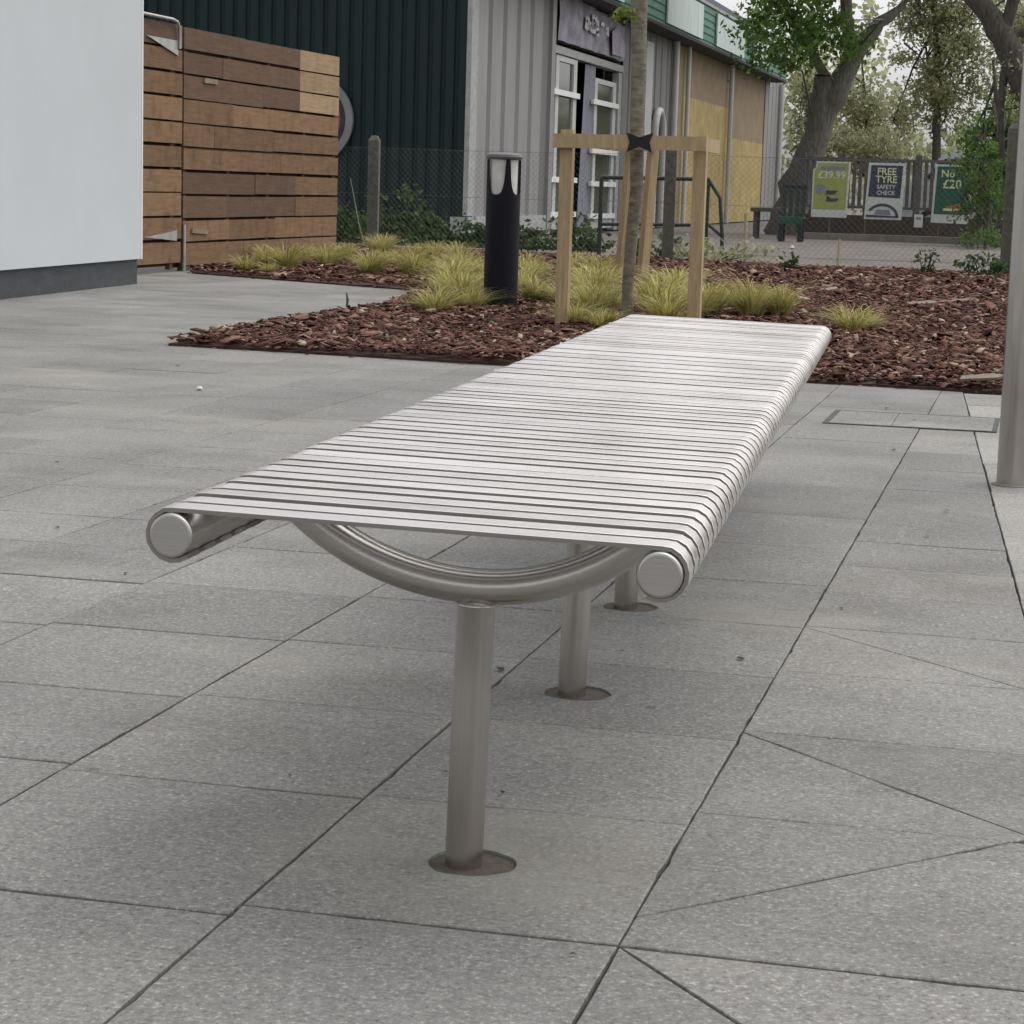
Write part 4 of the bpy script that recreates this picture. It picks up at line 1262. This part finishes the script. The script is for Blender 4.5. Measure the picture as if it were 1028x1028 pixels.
# navy poster
t_, *_ = poster(888, 46.0, 'navy poster board reading FREE TYRE over an arch, middle of the three', 0, 0, 0, 0, 0)
q = MB(); q.prism_y([(-0.40, 0.40), (0.36, 0.40), (0.40, 1.55), (-0.35, 1.55)], -0.02, 0.0); q.build('board', M['poster_pale'], t_)
q = MB(); q.prism_y([(-0.335, 0.86), (0.315, 0.84), (0.345, 1.50), (-0.30, 1.50)], -0.026, -0.0205); q.build('print', M['poster_navy'], t_)
for (tx, zz, sz, mm) in (('FREE', 1.37, 0.20, 'poster_text'), ('TYRE', 1.21, 0.20, 'poster_text'), ('SAFETY', 1.06, 0.12, 'poster_pale'), ('CHECK', 0.94, 0.12, 'poster_pale')):
    lettering('lettering', tx, sz, M[mm], t_, (0.02, -0.028, zz), RX, 0.95)
q = MB()
out = [(0.30 - 0.33 + 0.33 * math.cos(R(a_)), 0.455 + 0.27 * math.sin(R(a_))) for a_ in range(0, 151, 10)]
inn = [(0.30 - 0.33 + 0.27 * math.cos(R(a_)), 0.455 + 0.215 * math.sin(R(a_))) for a_ in range(150, -1, -10)]
for i in range(len(out) - 1):
    q.prism_y([out[i], out[i + 1], inn[-2 - i], inn[-1 - i]][::-1] if False else [inn[-1 - i], out[i], out[i + 1], inn[-2 - i]], -0.03, -0.0205)
q.prism_y([(-0.36, 0.44), (0.30, 0.44), (0.30, 0.475), (-0.36, 0.49)], -0.03, -0.0205)
q.build('arch_print', M['poster_dark'], t_)
q = MB(); q.prism_y([(-0.20, 0.50), (0.15, 0.50), (0.10, 0.60), (-0.15, 0.60)], -0.0285, -0.0205); q.build('car_print', M['poster_grey'], t_)
q = MB(); q.tube([(-0.39, 0.03, -0.05), (-0.37, 0.03, 1.3)], 0.022, 6); q.build('stake', M['board_dark'], t_)
# green poster
t_, *_ = poster(955, 46.0, 'dark green poster board with pale yellow price, rightmost beside the sapling', 0, 0, 0, 0, 0)
q = MB(); q.prism_y([(-0.39, 0.37), (0.36, 0.36), (0.42, 1.55), (-0.35, 1.55)], -0.02, 0.0); q.build('board', M['poster_pale'], t_)
q = MB(); q.prism_y([(-0.34, 0.545), (0.325, 0.545), (0.375, 1.51), (-0.305, 1.51)], -0.026, -0.0205); q.build('print', M['poster_green'], t_)
lettering('lettering', 'No', 0.21, M['poster_text'], t_, (-0.09, -0.028, 1.36), RX)
lettering('lettering', '£20', 0.25, M['poster_text'], t_, (0.0, -0.028, 1.15), RX)
q = MB(); q.prism_y([(-0.10, 0.64), (0.25, 0.64), (0.28, 0.70), (0.22, 0.80), (0.10, 0.74), (-0.10, 0.71)], -0.03, -0.0265); q.build('product_print', M['poster_red'], t_)
q = MB(); q.prism_y([(-0.16, 0.62), (0.16, 0.61), (0.14, 0.66), (-0.14, 0.67)], -0.033, -0.0305); q.build('product_base_print', M['poster_text'], t_)
q = MB(); q.tube([(-0.26, 0.03, -0.05), (-0.16, 0.03, 1.3)], 0.026, 6); q.build('stake', M['board_dark'], t_)
# small white notice tied to the railing
p = at(922, 222, 47.3)
nt_ = empty('small_notice', (p.x, 47.3, p.z - 0.13), 'small white notice fixed low on the car park railings', 'notice')
q = MB(); q.box((-0.09, -0.02, 0.0), (0.09, 0.0, 0.27)); q.build('board', M['poster_pale'], nt_)
q = MB(); q.box((-0.05, -0.024, 0.16), (0.05, -0.021, 0.21)); q.build('print', M['poster_grey'], nt_)

# parked van and car behind the railings
def vehicle(name, label, cat, x, y_, z, prof, glassp, paint, wheels, wid=1.8, group=None):
    r_ = empty(name, (x, y_, z), label, cat, group)
    q = MB(); q.prism_y(prof, 0, wid); q.build('body', paint, r_)
    for gp_ in glassp:
        q = MB(); q.prism_y(gp_, -0.012, -0.003); q.build('window', M['glass'], r_)
    for wx in wheels:
        for yy in (-0.02, wid - 0.18):
            q = MB(); n_ = 20
            q.prism_y([(wx + 0.31 * math.cos(2 * math.pi * j / n_), 0.31 + 0.31 * math.sin(2 * math.pi * j / n_)) for j in range(n_)], yy, yy + 0.2)
            wo = q.build('wheel', M['rubber'], r_)
            q = MB(); q.prism_y([(wx + 0.19 * math.cos(2 * math.pi * j / n_), 0.31 + 0.19 * math.sin(2 * math.pi * j / n_)) for j in range(n_)], yy - 0.012, yy - 0.002)
            q.build('hub_cap', M['metal_dull'], wo)
    return r_
vx = at(900, 160, 51).x
vehicle('parked_van', 'silver van parked behind the railings with its roof showing over the posters', 'van', vx, 51, 0.0,
        [(0.0, 0.25), (4.3, 0.25), (4.35, 1.2), (4.25, 1.88), (4.0, 1.96), (1.5, 1.97), (1.05, 1.86), (0.45, 1.25), (0.05, 1.05), (-0.05, 0.6)],
        [[(0.62, 1.28), (1.55, 1.28), (1.55, 1.75), (1.08, 1.75)], [(1.65, 1.28), (2.75, 1.28), (2.75, 1.75), (1.65, 1.75)], [(2.85, 1.28), (4.1, 1.28), (4.05, 1.75), (2.85, 1.75)]], M['car_silver'], (0.85, 3.4), 1.9)

# ------------------------------------------------------------------ things in the yard
# green plastic chair
cp = at(794, 242, 42); 
CH = empty('plastic_chair', (cp.x, 42, 0), 'green plastic garden chair in front of the leaning tree', 'chair')
q = MB(); q.box((-0.23, -0.22, 0.40), (0.23, 0.22, 0.44)); q.box((-0.23, -0.245, 0.30), (0.23, -0.221, 0.44)); q.build('seat', M['green_plastic'], CH)
for (x, y_) in ((-0.20, -0.19), (0.16, -0.19), (-0.20, 0.17), (0.16, 0.17)):
    q = MB(); q.box((x - 0.025, y_, -0.03), (x + 0.055, y_ + 0.05, 0.399)); q.build('leg', M['green_paint'], CH)
q = MB()
for x in (-0.22, -0.10, 0.02, 0.14): q.box((x, 0.19, 0.441), (x + 0.08, 0.215, 0.98), 0, Matrix.Rotation(R(-9), 3, 'X'), (0, 0.2, 0.44))
q.box((-0.23, 0.275, 0.955), (0.23, 0.305, 1.03)); q.build('backrest', M['green_paint'], CH)
cp = at(771, 242, 44)
TB = empty('grey_bench_table', (cp.x, 44, 0), 'small weathered grey table standing at the corner of the shop', 'table')
q = MB(); q.box((-0.34, -0.3, 0.50), (0.34, 0.3, 0.58)); q.build('tabletop', M['grey_plastic'], TB)
for (x, y_) in ((-0.28, -0.26), (0.20, -0.26), (-0.28, 0.2), (0.20, 0.2)):
    q = MB(); q.box((x, y_, -0.03), (x + 0.07, y_ + 0.07, 0.499)); q.build('leg', M['grey_plastic'], TB)
TB.name = 'small_table'
# green handrail by the shop
HX = []
YH = 29.0
def Hp(px_, py_): return at(px_, py_, YH)
HR = empty('handrail', (Hp(603, 240).x, YH, 0), 'dark green tubular handrail in front of the ochre boarded wall', 'handrail')
o0 = HR.location
a, b = Hp(604, 178), Hp(711, 180); c, e = Hp(604, 225), Hp(711, 226)
def rel(p, z=None): q_ = p - o0; q_.z = p.z if z is None else z; q_.y = 0; return q_
q = MB(); q.tube([rel(a), rel(b)], 0.028, 8); q.build('top_rail', M['green_paint'], HR, smooth=60)
q = MB(); q.tube([rel(c), rel(e)], 0.024, 8); q.build('mid_rail', M['green_paint'], HR, smooth=60)
for p_ in (604, 711):
    t1_ = rel(Hp(p_, 179)); q = MB(); q.tube([t1_, Vector((t1_.x, 0, -0.05))], 0.03, 8); q.build('post', M['green_paint'], HR, smooth=60)
q = MB(); k1 = rel(Hp(723, 199)); k2 = rel(Hp(725, 238))
q.tube([rel(b), k1, k2, Vector((k2.x, 0, -0.05))], 0.026, 8); q.tube([rel(Hp(712, 226)), k2], 0.022, 8); q.build('end_loop', M['green_paint'], HR, smooth=60)

# steel post at the right edge
PO = empty('steel_post', (1.535 - 1.60, 6.83, 0), None, None)
pp_ = Vector((0, 0, 0))
bpx = at(1017, 487, 6.83); PO.location = (bpx.x, 6.83, 0)
tag(PO, 'brushed stainless steel post rising from the paving at the right edge', 'post')
q = MB(); q.tube([(0, 0, 0.0), (0, 0, 1.2), (0, 0, 2.6)], 0.051, 48); q.build('shaft', M['steel_z'], PO, smooth=40)
q = MB(); q.lathe([(0.053, 2.60), (0.053, 2.61), (0.03, 2.625), (0.005, 2.63)], 40); q.build('cap', M['steel_cap'], PO, smooth=40)
q = MB(); q.lathe([(0.066, -0.004), (0.066, 0.003), (0.052, 0.005)], 32); q.build('footing_ring', M['kerb'], PO, smooth=30)

# recessed cover in the paving
CV = empty('access_cover', (-0.47, 8.62, 0), 'square paved access cover in dark iron frame, set flush in the paving', 'access cover')
x0, x1, y0, y1 = -0.325, 0.325, -0.27, 0.27
q = MB()
for (a, b) in (((x0, y0), (x1, y0 + 0.022)), ((x0, y1 - 0.012), (x1, y1)), ((x0, y0 + 0.0221), (x0 + 0.022, y1 - 0.0121)), ((x1 - 0.018, y0 + 0.0221), (x1, y1 - 0.0121))):
    q.box((a[0], a[1], -0.004), (b[0], b[1], 0.0045))
q.build('frame', M['cover_frame'], CV)
q = MB()
for (xa, xb) in ((x0 + 0.0225, -0.07), (-0.067, x1 - 0.0185)):
    q.box((xa, y0 + 0.0225, -0.004), (xb, y1 - 0.0125, 0.0038))
q.build('infill', M['paver'], CV)

# ------------------------------------------------------------------ grasses, weeds, small plants
def tuft_mesh(seed, n=210, h=0.20, spread=0.25):
    r2 = random.Random(seed); mb = MB()
    for i in range(n):
        a = r2.uniform(0, 2 * math.pi); r_ = 0.05 * math.sqrt(r2.random())
        bx, by = r_ * math.cos(a) + 0.03 * math.sin(seed), r_ * math.sin(a)
        a2 = a + 0.5 * math.sin(a + seed) + r2.gauss(0, 0.6); hh = h * r2.uniform(0.45, 1.1); out = spread * r2.uniform(0.2, 1.25)
        w_ = r2.uniform(0.0025, 0.005)
        px_, py_ = -math.sin(a2) * w_, math.cos(a2) * w_
        pts = []
        for k in range(5):
            t_ = k / 4
            rr = out * t_ ** 1.5; zz = hh * (1 - (1 - t_) ** 1.8) - 0.35 * hh * max(0, t_ - 0.55) ** 1.2 * (out / spread)
            pts.append((bx + rr * math.cos(a2), by + rr * math.sin(a2), zz, (1 - t_ * 0.85)))
        vs = []
        for (x, y_, z_, s_) in pts: vs += [(x - px_ * s_, y_ - py_ * s_, z_), (x + px_ * s_, y_ + py_ * s_, z_)]
        mb.add(vs, [(2 * k, 2 * k + 1, 2 * k + 3, 2 * k + 2) for k in range(4)])
    return mb
protos = []
for sd in range(7):
    mb = tuft_mesh(100 + sd, n=150 + 25 * sd, h=0.145 + 0.012 * ((sd * 3) % 7), spread=0.22 + 0.02 * ((sd * 5) % 7))
    me = bpy.data.meshes.new('grass_tuft')
    me.from_pydata(mb.v, [], mb.f); me.materials.append(M['blade'])
    protos.append(me)
def gz(px_, py_):
    d_ = FWD * FPX + RIGHT * (px_ - 514) - UP * (py_ - 514)
    return Vector((0, 0, EYE)) + d_ * (-EYE / d_.z)
def tuft(px_, py_, sc_, label):
    p = gz(px_, py_)
    o = bpy.data.objects.new('grass_tuft', protos[rng.randrange(7)])
    col.objects.link(o)
    o.location = (p.x, p.y, 0.02); o.rotation_euler = (0, 0, rng.uniform(0, 6.28)); sc_ *= 1.18; o.scale = (sc_ * rng.uniform(0.95, 1.25), sc_ * rng.uniform(0.95, 1.25), sc_ * rng.uniform(0.85, 1.1))
    tag(o, label, 'grass', 'yellow green grass tufts in the bark')
far_l = 'yellow green grass tuft in the far strip along the timber fence and green wall'
mid_l = 'yellow green grass tuft close around the navy bollard'
frm_l = 'yellow green grass tuft at the foot of the pine stake frame'
for (x, y_, s_) in ((243, 275, 0.8), (266, 268, 1.1), (290, 274, 1.0), (305, 264, 1.2), (326, 270, 1.1), (349, 262, 1.1), (372, 278, 1.0), (390, 268, 1.15), (414, 280, 1.0), (382, 258, 1.1), (436, 266, 1.1), (458, 272, 1.1), (270, 278, 0.6), (420, 266, 0.9)):
    tuft(x, y_, s_, far_l)
for (x, y_, s_) in ((440, 318, 0.95), (460, 310, 1.1), (452, 294, 1.2), (474, 296, 1.0), (527, 292, 1.0), (541, 306, 1.0), (530, 276, 1.2), (468, 280, 1.2), (430, 316, 0.6), (476, 314, 0.6), (448, 306, 1.0), (482, 284, 1.1), (446, 282, 1.1), (536, 284, 1.0)):
    tuft(x, y_, s_, mid_l)
for (x, y_, s_) in ((578, 330, 0.9), (592, 320, 1.1), (606, 334, 0.9), (608, 306, 1.2), (586, 298, 1.2), (658, 322, 1.15), (674, 308, 1.2), (668, 332, 1.0), (684, 300, 1.1), (717, 320, 0.95), (735, 314, 0.8), (576, 274, 1.2), (600, 280, 1.1), (566, 312, 0.8), (596, 308, 1.0), (614, 318, 0.9), (664, 300, 1.0), (690, 316, 0.9), (702, 322, 0.8)):
    tuft(x, y_, s_, frm_l)
tuft(748, 322, 1.1, 'yellow green grass tuft just left of the far right bench corner')
tuft(786, 322, 0.95, 'yellow green grass tuft directly behind the far end of the bench seat')
tuft(856, 338, 0.95, 'lone yellow green grass tuft in bare bark right of the bench')
tuft(872, 334, 0.5, 'smallest yellow grass tuft beside the lone tuft right of the bench')

def leafy(name, label, x, y_, blobs, n, leaf, mat_leaf, seed, stems, cat='plant', group=None, spread=0.06, clumps=30):
    nr_ = np.random.default_rng(seed)
    root = empty(name, (x, y_, 0), label, cat, group)
    pts, cl = crown_points(nr_, blobs, n, clumps, spread)
    su = nr_.uniform(0.6, 1.3, n) * leaf; sv = su * nr_.uniform(0.4, 0.7, n)
    pts[:, 2] = np.maximum(pts[:, 2], 0.02)
    V_, F_ = quads(pts, su, sv, nr_, 0.8)
    np_mesh('leaves', V_, F_, mat_leaf, root)
    q = MB()
    for k in range(stems):
        c_ = cl[nr_.integers(0, len(cl))]
        q.tube([(c_[0] * 0.3, c_[1] * 0.3, 0), (c_[0] * 0.7, c_[1] * 0.7, c_[2] * 0.6), tuple(c_)], [0.007, 0.006, 0.003], 4, caps=False)
    q.build('stems', M['cane'] if seed % 2 else M['leaf_weed'], root)
    return root
WG = 'weeds along the foot of the shop'
for i, (px_, py_, y_, rx, rz, lab) in enumerate((
        (352, 236, 29.5, 0.36, 0.30, 'dark leafy weed clump against the end of the timber fence'),
        (385, 230, 29.0, 0.34, 0.36, 'bushy weed clump at the foot of the short concrete post'),
        (412, 226, 29.3, 0.30, 0.42, 'tallest weed clump with pale tips against the green wall'),
        (440, 240, 29.6, 0.34, 0.22, 'low weed clump near the corner of green and grey walls'),
        (478, 248, 29.8, 0.34, 0.18, 'low weed clump behind the bollard left side'),
        (530, 246, 29.5, 0.40, 0.20, 'low weed clump between bollard and left pine stake'),
        (580, 250, 29.5, 0.35, 0.26, 'weed clump in front of the shop doors'))):
    p = at(px_, py_, y_)
    leafy('weed_clump', lab, p.x, y_, [(0, 0, rz * 0.7, rx * 0.85, 0.3, rz * 0.85), (0.1, 0, rz * 0.35, rx, 0.35, rz * 0.4), (-0.1, 0, rz * 1.6, rx * 0.5, 0.2, rz * 0.4)], 620, 0.045, M['leaf_weed'], 200 + i, 14, 'weed', WG, 0.07, 40)
p = at(352, 245, 27.0)
q = MB(); q.tube([(0, 0, 0), (-0.10, 0, 0.35), (-0.22, 0, 0.9)], [0.008, 0.007, 0.004], 5)
tag(q.build('dry_weed', M['cane'], loc=(p.x + 0.2, 27.0, 0.0)), 'thin pale leaning stem at the end of the timber fence', 'stem')
p = at(700, 268, 26.6)
leafy('weed_clump', 'low dry weeds under the green handrail', p.x, 26.6, [(0, 0, 0.12, 0.5, 0.3, 0.14), (0.6, 0, 0.1, 0.4, 0.3, 0.12)], 500, 0.04, M['leaf_olive'], 220, 14, 'weed', WG, 0.08)
p = at(655, 268, 26.9)
leafy('weed_clump', 'dry weeds between the concrete post and tan stakes', p.x, 26.9, [(0, 0, 0.14, 0.45, 0.3, 0.16)], 420, 0.04, M['leaf_weed'], 222, 12, 'weed', WG, 0.08)
p = at(792, 268, 24.2)
leafy('flowering_plant', 'small dark leaved plant with one pale flower at the back of the bed', p.x, 24.2, [(0, 0, 0.10, 0.13, 0.13, 0.12)], 160, 0.03, M['leaf_dark'], 224, 8, 'plant', None, 0.03, 14)
fl = bpy.data.objects['flowering_plant']
q = MB(); q.lathe([(0.004, 0), (0.028, 0.02), (0.012, 0.05)], 10); q.build('flower', M['petal'], fl, loc=(0.03, -0.05, 0.26))
p = at(928, 270, 24.8)
leafy('sprouting_plant', 'small twiggy plant with brown green leaves before the wire fence', p.x, 24.8, [(0, 0, 0.16, 0.14, 0.14, 0.16)], 110, 0.028, M['leaf_weed'], 226, 10, 'plant', None, 0.03, 14)
p = at(985, 268, 25.0)
leafy('weed_clump', 'grey green weeds at the foot of the right concrete post', p.x, 25.0, [(0, 0, 0.12, 0.35, 0.2, 0.14)], 300, 0.035, M['leaf_weed'], 228, 10, 'weed', WG, 0.06)
def stick(px0, py0, px1, py1, y_, r_, name, label, cat, m_):
    a = at(px0, py0, y_); b = at(px1, py1, y_)
    q = MB(); q.tube([(0, 0, -0.03), (b.x - a.x, 0, b.z)], r_, 6)
    return tag(q.build(name, M[m_], loc=(a.x, y_, 0)), label, cat)
stick(748, 268, 749, 214, 26.9, 0.022, 'garden_cane', 'thin pale cane standing beside the handrail end', 'cane', 'cane')
stick(841, 262, 843, 240, 27.5, 0.02, 'marker_peg', 'short pale marker peg below the yellow poster', 'peg', 'cane')
p = gz(348, 310)
q = MB(); q.tube([(0, 0, 0), (0.006, 0, 0.05), (-0.004, 0, 0.10)], [0.007, 0.009, 0.004], 6)
tag(q.build('twig_stub', M['bark_dark'], loc=(p.x, p.y, 0.01)), 'small dark twig sticking up at the left edge of the bed', 'twig')
# pale wood splinters lying on the bark
for (px_, py_, l_, an, lab) in ((693, 283, 0.13, 0.5, 'pale splinter lying between pine stake and the small plant'), (834, 297, 0.09, 1.1, 'white diamond shaped scrap lying on the bark behind the bench'), (432, 321, 0.05, 1.2, 'white scrap standing beside the grass left of bollard'), (985, 392, 0.10, 0.1, 'long pale splinter at the bed edge near the steel post'), (925, 312, 0.12, 0.15, 'pale splinter lying midway across the right bark'), (966, 309, 0.10, -0.3, 'pale splinter near the right end of the bark bed')):
    p = gz(px_, py_)
    q = MB(); q.prism([(-l_, -l_ * 0.22), (l_ * 0.7, -l_ * 0.3), (l_, 0.0), (l_ * 0.5, l_ * 0.28), (-l_ * 0.9, l_ * 0.2)], 0, 0.012)
    tag(q.build('wood_splinter', M['cut_wood'], loc=(p.x, p.y, 0.055), rot=(R(16), R(-6), an)), lab, 'splinter')

# leaf scraps on the paving
lm = MB(); lm.add([(-0.009, -0.003, 0.001), (0, -0.006, 0.004), (0.010, 0.0, 0.001), (0.001, 0.006, 0.005), (-0.006, 0.004, 0.002)], [(0, 1, 2, 3, 4)])
first = None
for (px_, py_, s_) in ((447, 777, 0.6), (505, 797, 0.6), (502, 674, 1.3), (575, 960, 0.5), (745, 663, 0.9), (930, 540, 0.9), (766, 526, 0.9), (890, 411, 1.4), (918, 423, 1.2), (898, 453, 1.3), (950, 514, 1.0), (126, 577, 0.8), (57, 531, 1.0), (57, 465, 1.0), (600, 588, 0.7), (845, 612, 0.7), (742, 662, 0.7), (625, 655, 0.5), (290, 780, 0.5), (178, 368, 1.3)):
    p = gz(px_, py_)
    if first is None:
        o = lm.build('dead_leaf', M['dead_leaf']); first = o
    else:
        o = first.copy(); col.objects.link(o)
    o.location = (p.x, p.y, 0.002); o.rotation_euler = (0, 0, rng.uniform(0, 6)); o.scale = (s_, s_, s_)
    tag(o, 'tiny dark leaf scrap lying on the pale grey paving', 'leaf', 'leaf scraps on the paving')
p = gz(200, 392)
q = MB(); q.lathe([(0.004, 0), (0.016, 0.008), (0.010, 0.016)], 8); tag(q.build('fallen_petal', M['petal'], loc=(p.x, p.y, 0.001)), 'white petal lying on the paving left of the bench', 'petal')

# ------------------------------------------------------------------ light
world = bpy.data.worlds.new('World'); sc.world = world; world.use_nodes = True
nt = world.node_tree
bg = nt.nodes['Background']
sky = nt.nodes.new('ShaderNodeTexSky'); sky.sky_type = 'NISHITA'; sky.sun_disc = False
EL, AZ = R(64), R(48)      # azimuth clockwise from +y
sky.sun_elevation = EL; sky.sun_rotation = AZ
sky.air_density = 1.0; sky.dust_density = 3.0; sky.ozone_density = 1.0
hs = nt.nodes.new('ShaderNodeHueSaturation'); hs.inputs['Saturation'].default_value = 0.12
nt.links.new(sky.outputs[0], hs.inputs['Color']); nt.links.new(hs.outputs[0], bg.inputs['Color'])
bg.inputs['Strength'].default_value = 0.137
sl = bpy.data.lights.new('sun', 'SUN'); sl.energy = 0.42; sl.angle = R(95); sl.color = (1, 0.97, 0.93)
so = bpy.data.objects.new('sun', sl); col.objects.link(so)
dv = Vector((math.sin(AZ) * math.cos(EL), math.cos(AZ) * math.cos(EL), math.sin(EL)))
so.rotation_euler = dv.to_track_quat('Z', 'Y').to_euler()

vs_ = sc.view_settings
vs_.view_transform = 'Standard'; vs_.look = 'None'; vs_.gamma = 1; vs_.exposure = 0.70; vs_.use_curve_mapping = False
sc.cycles.max_bounces = 6
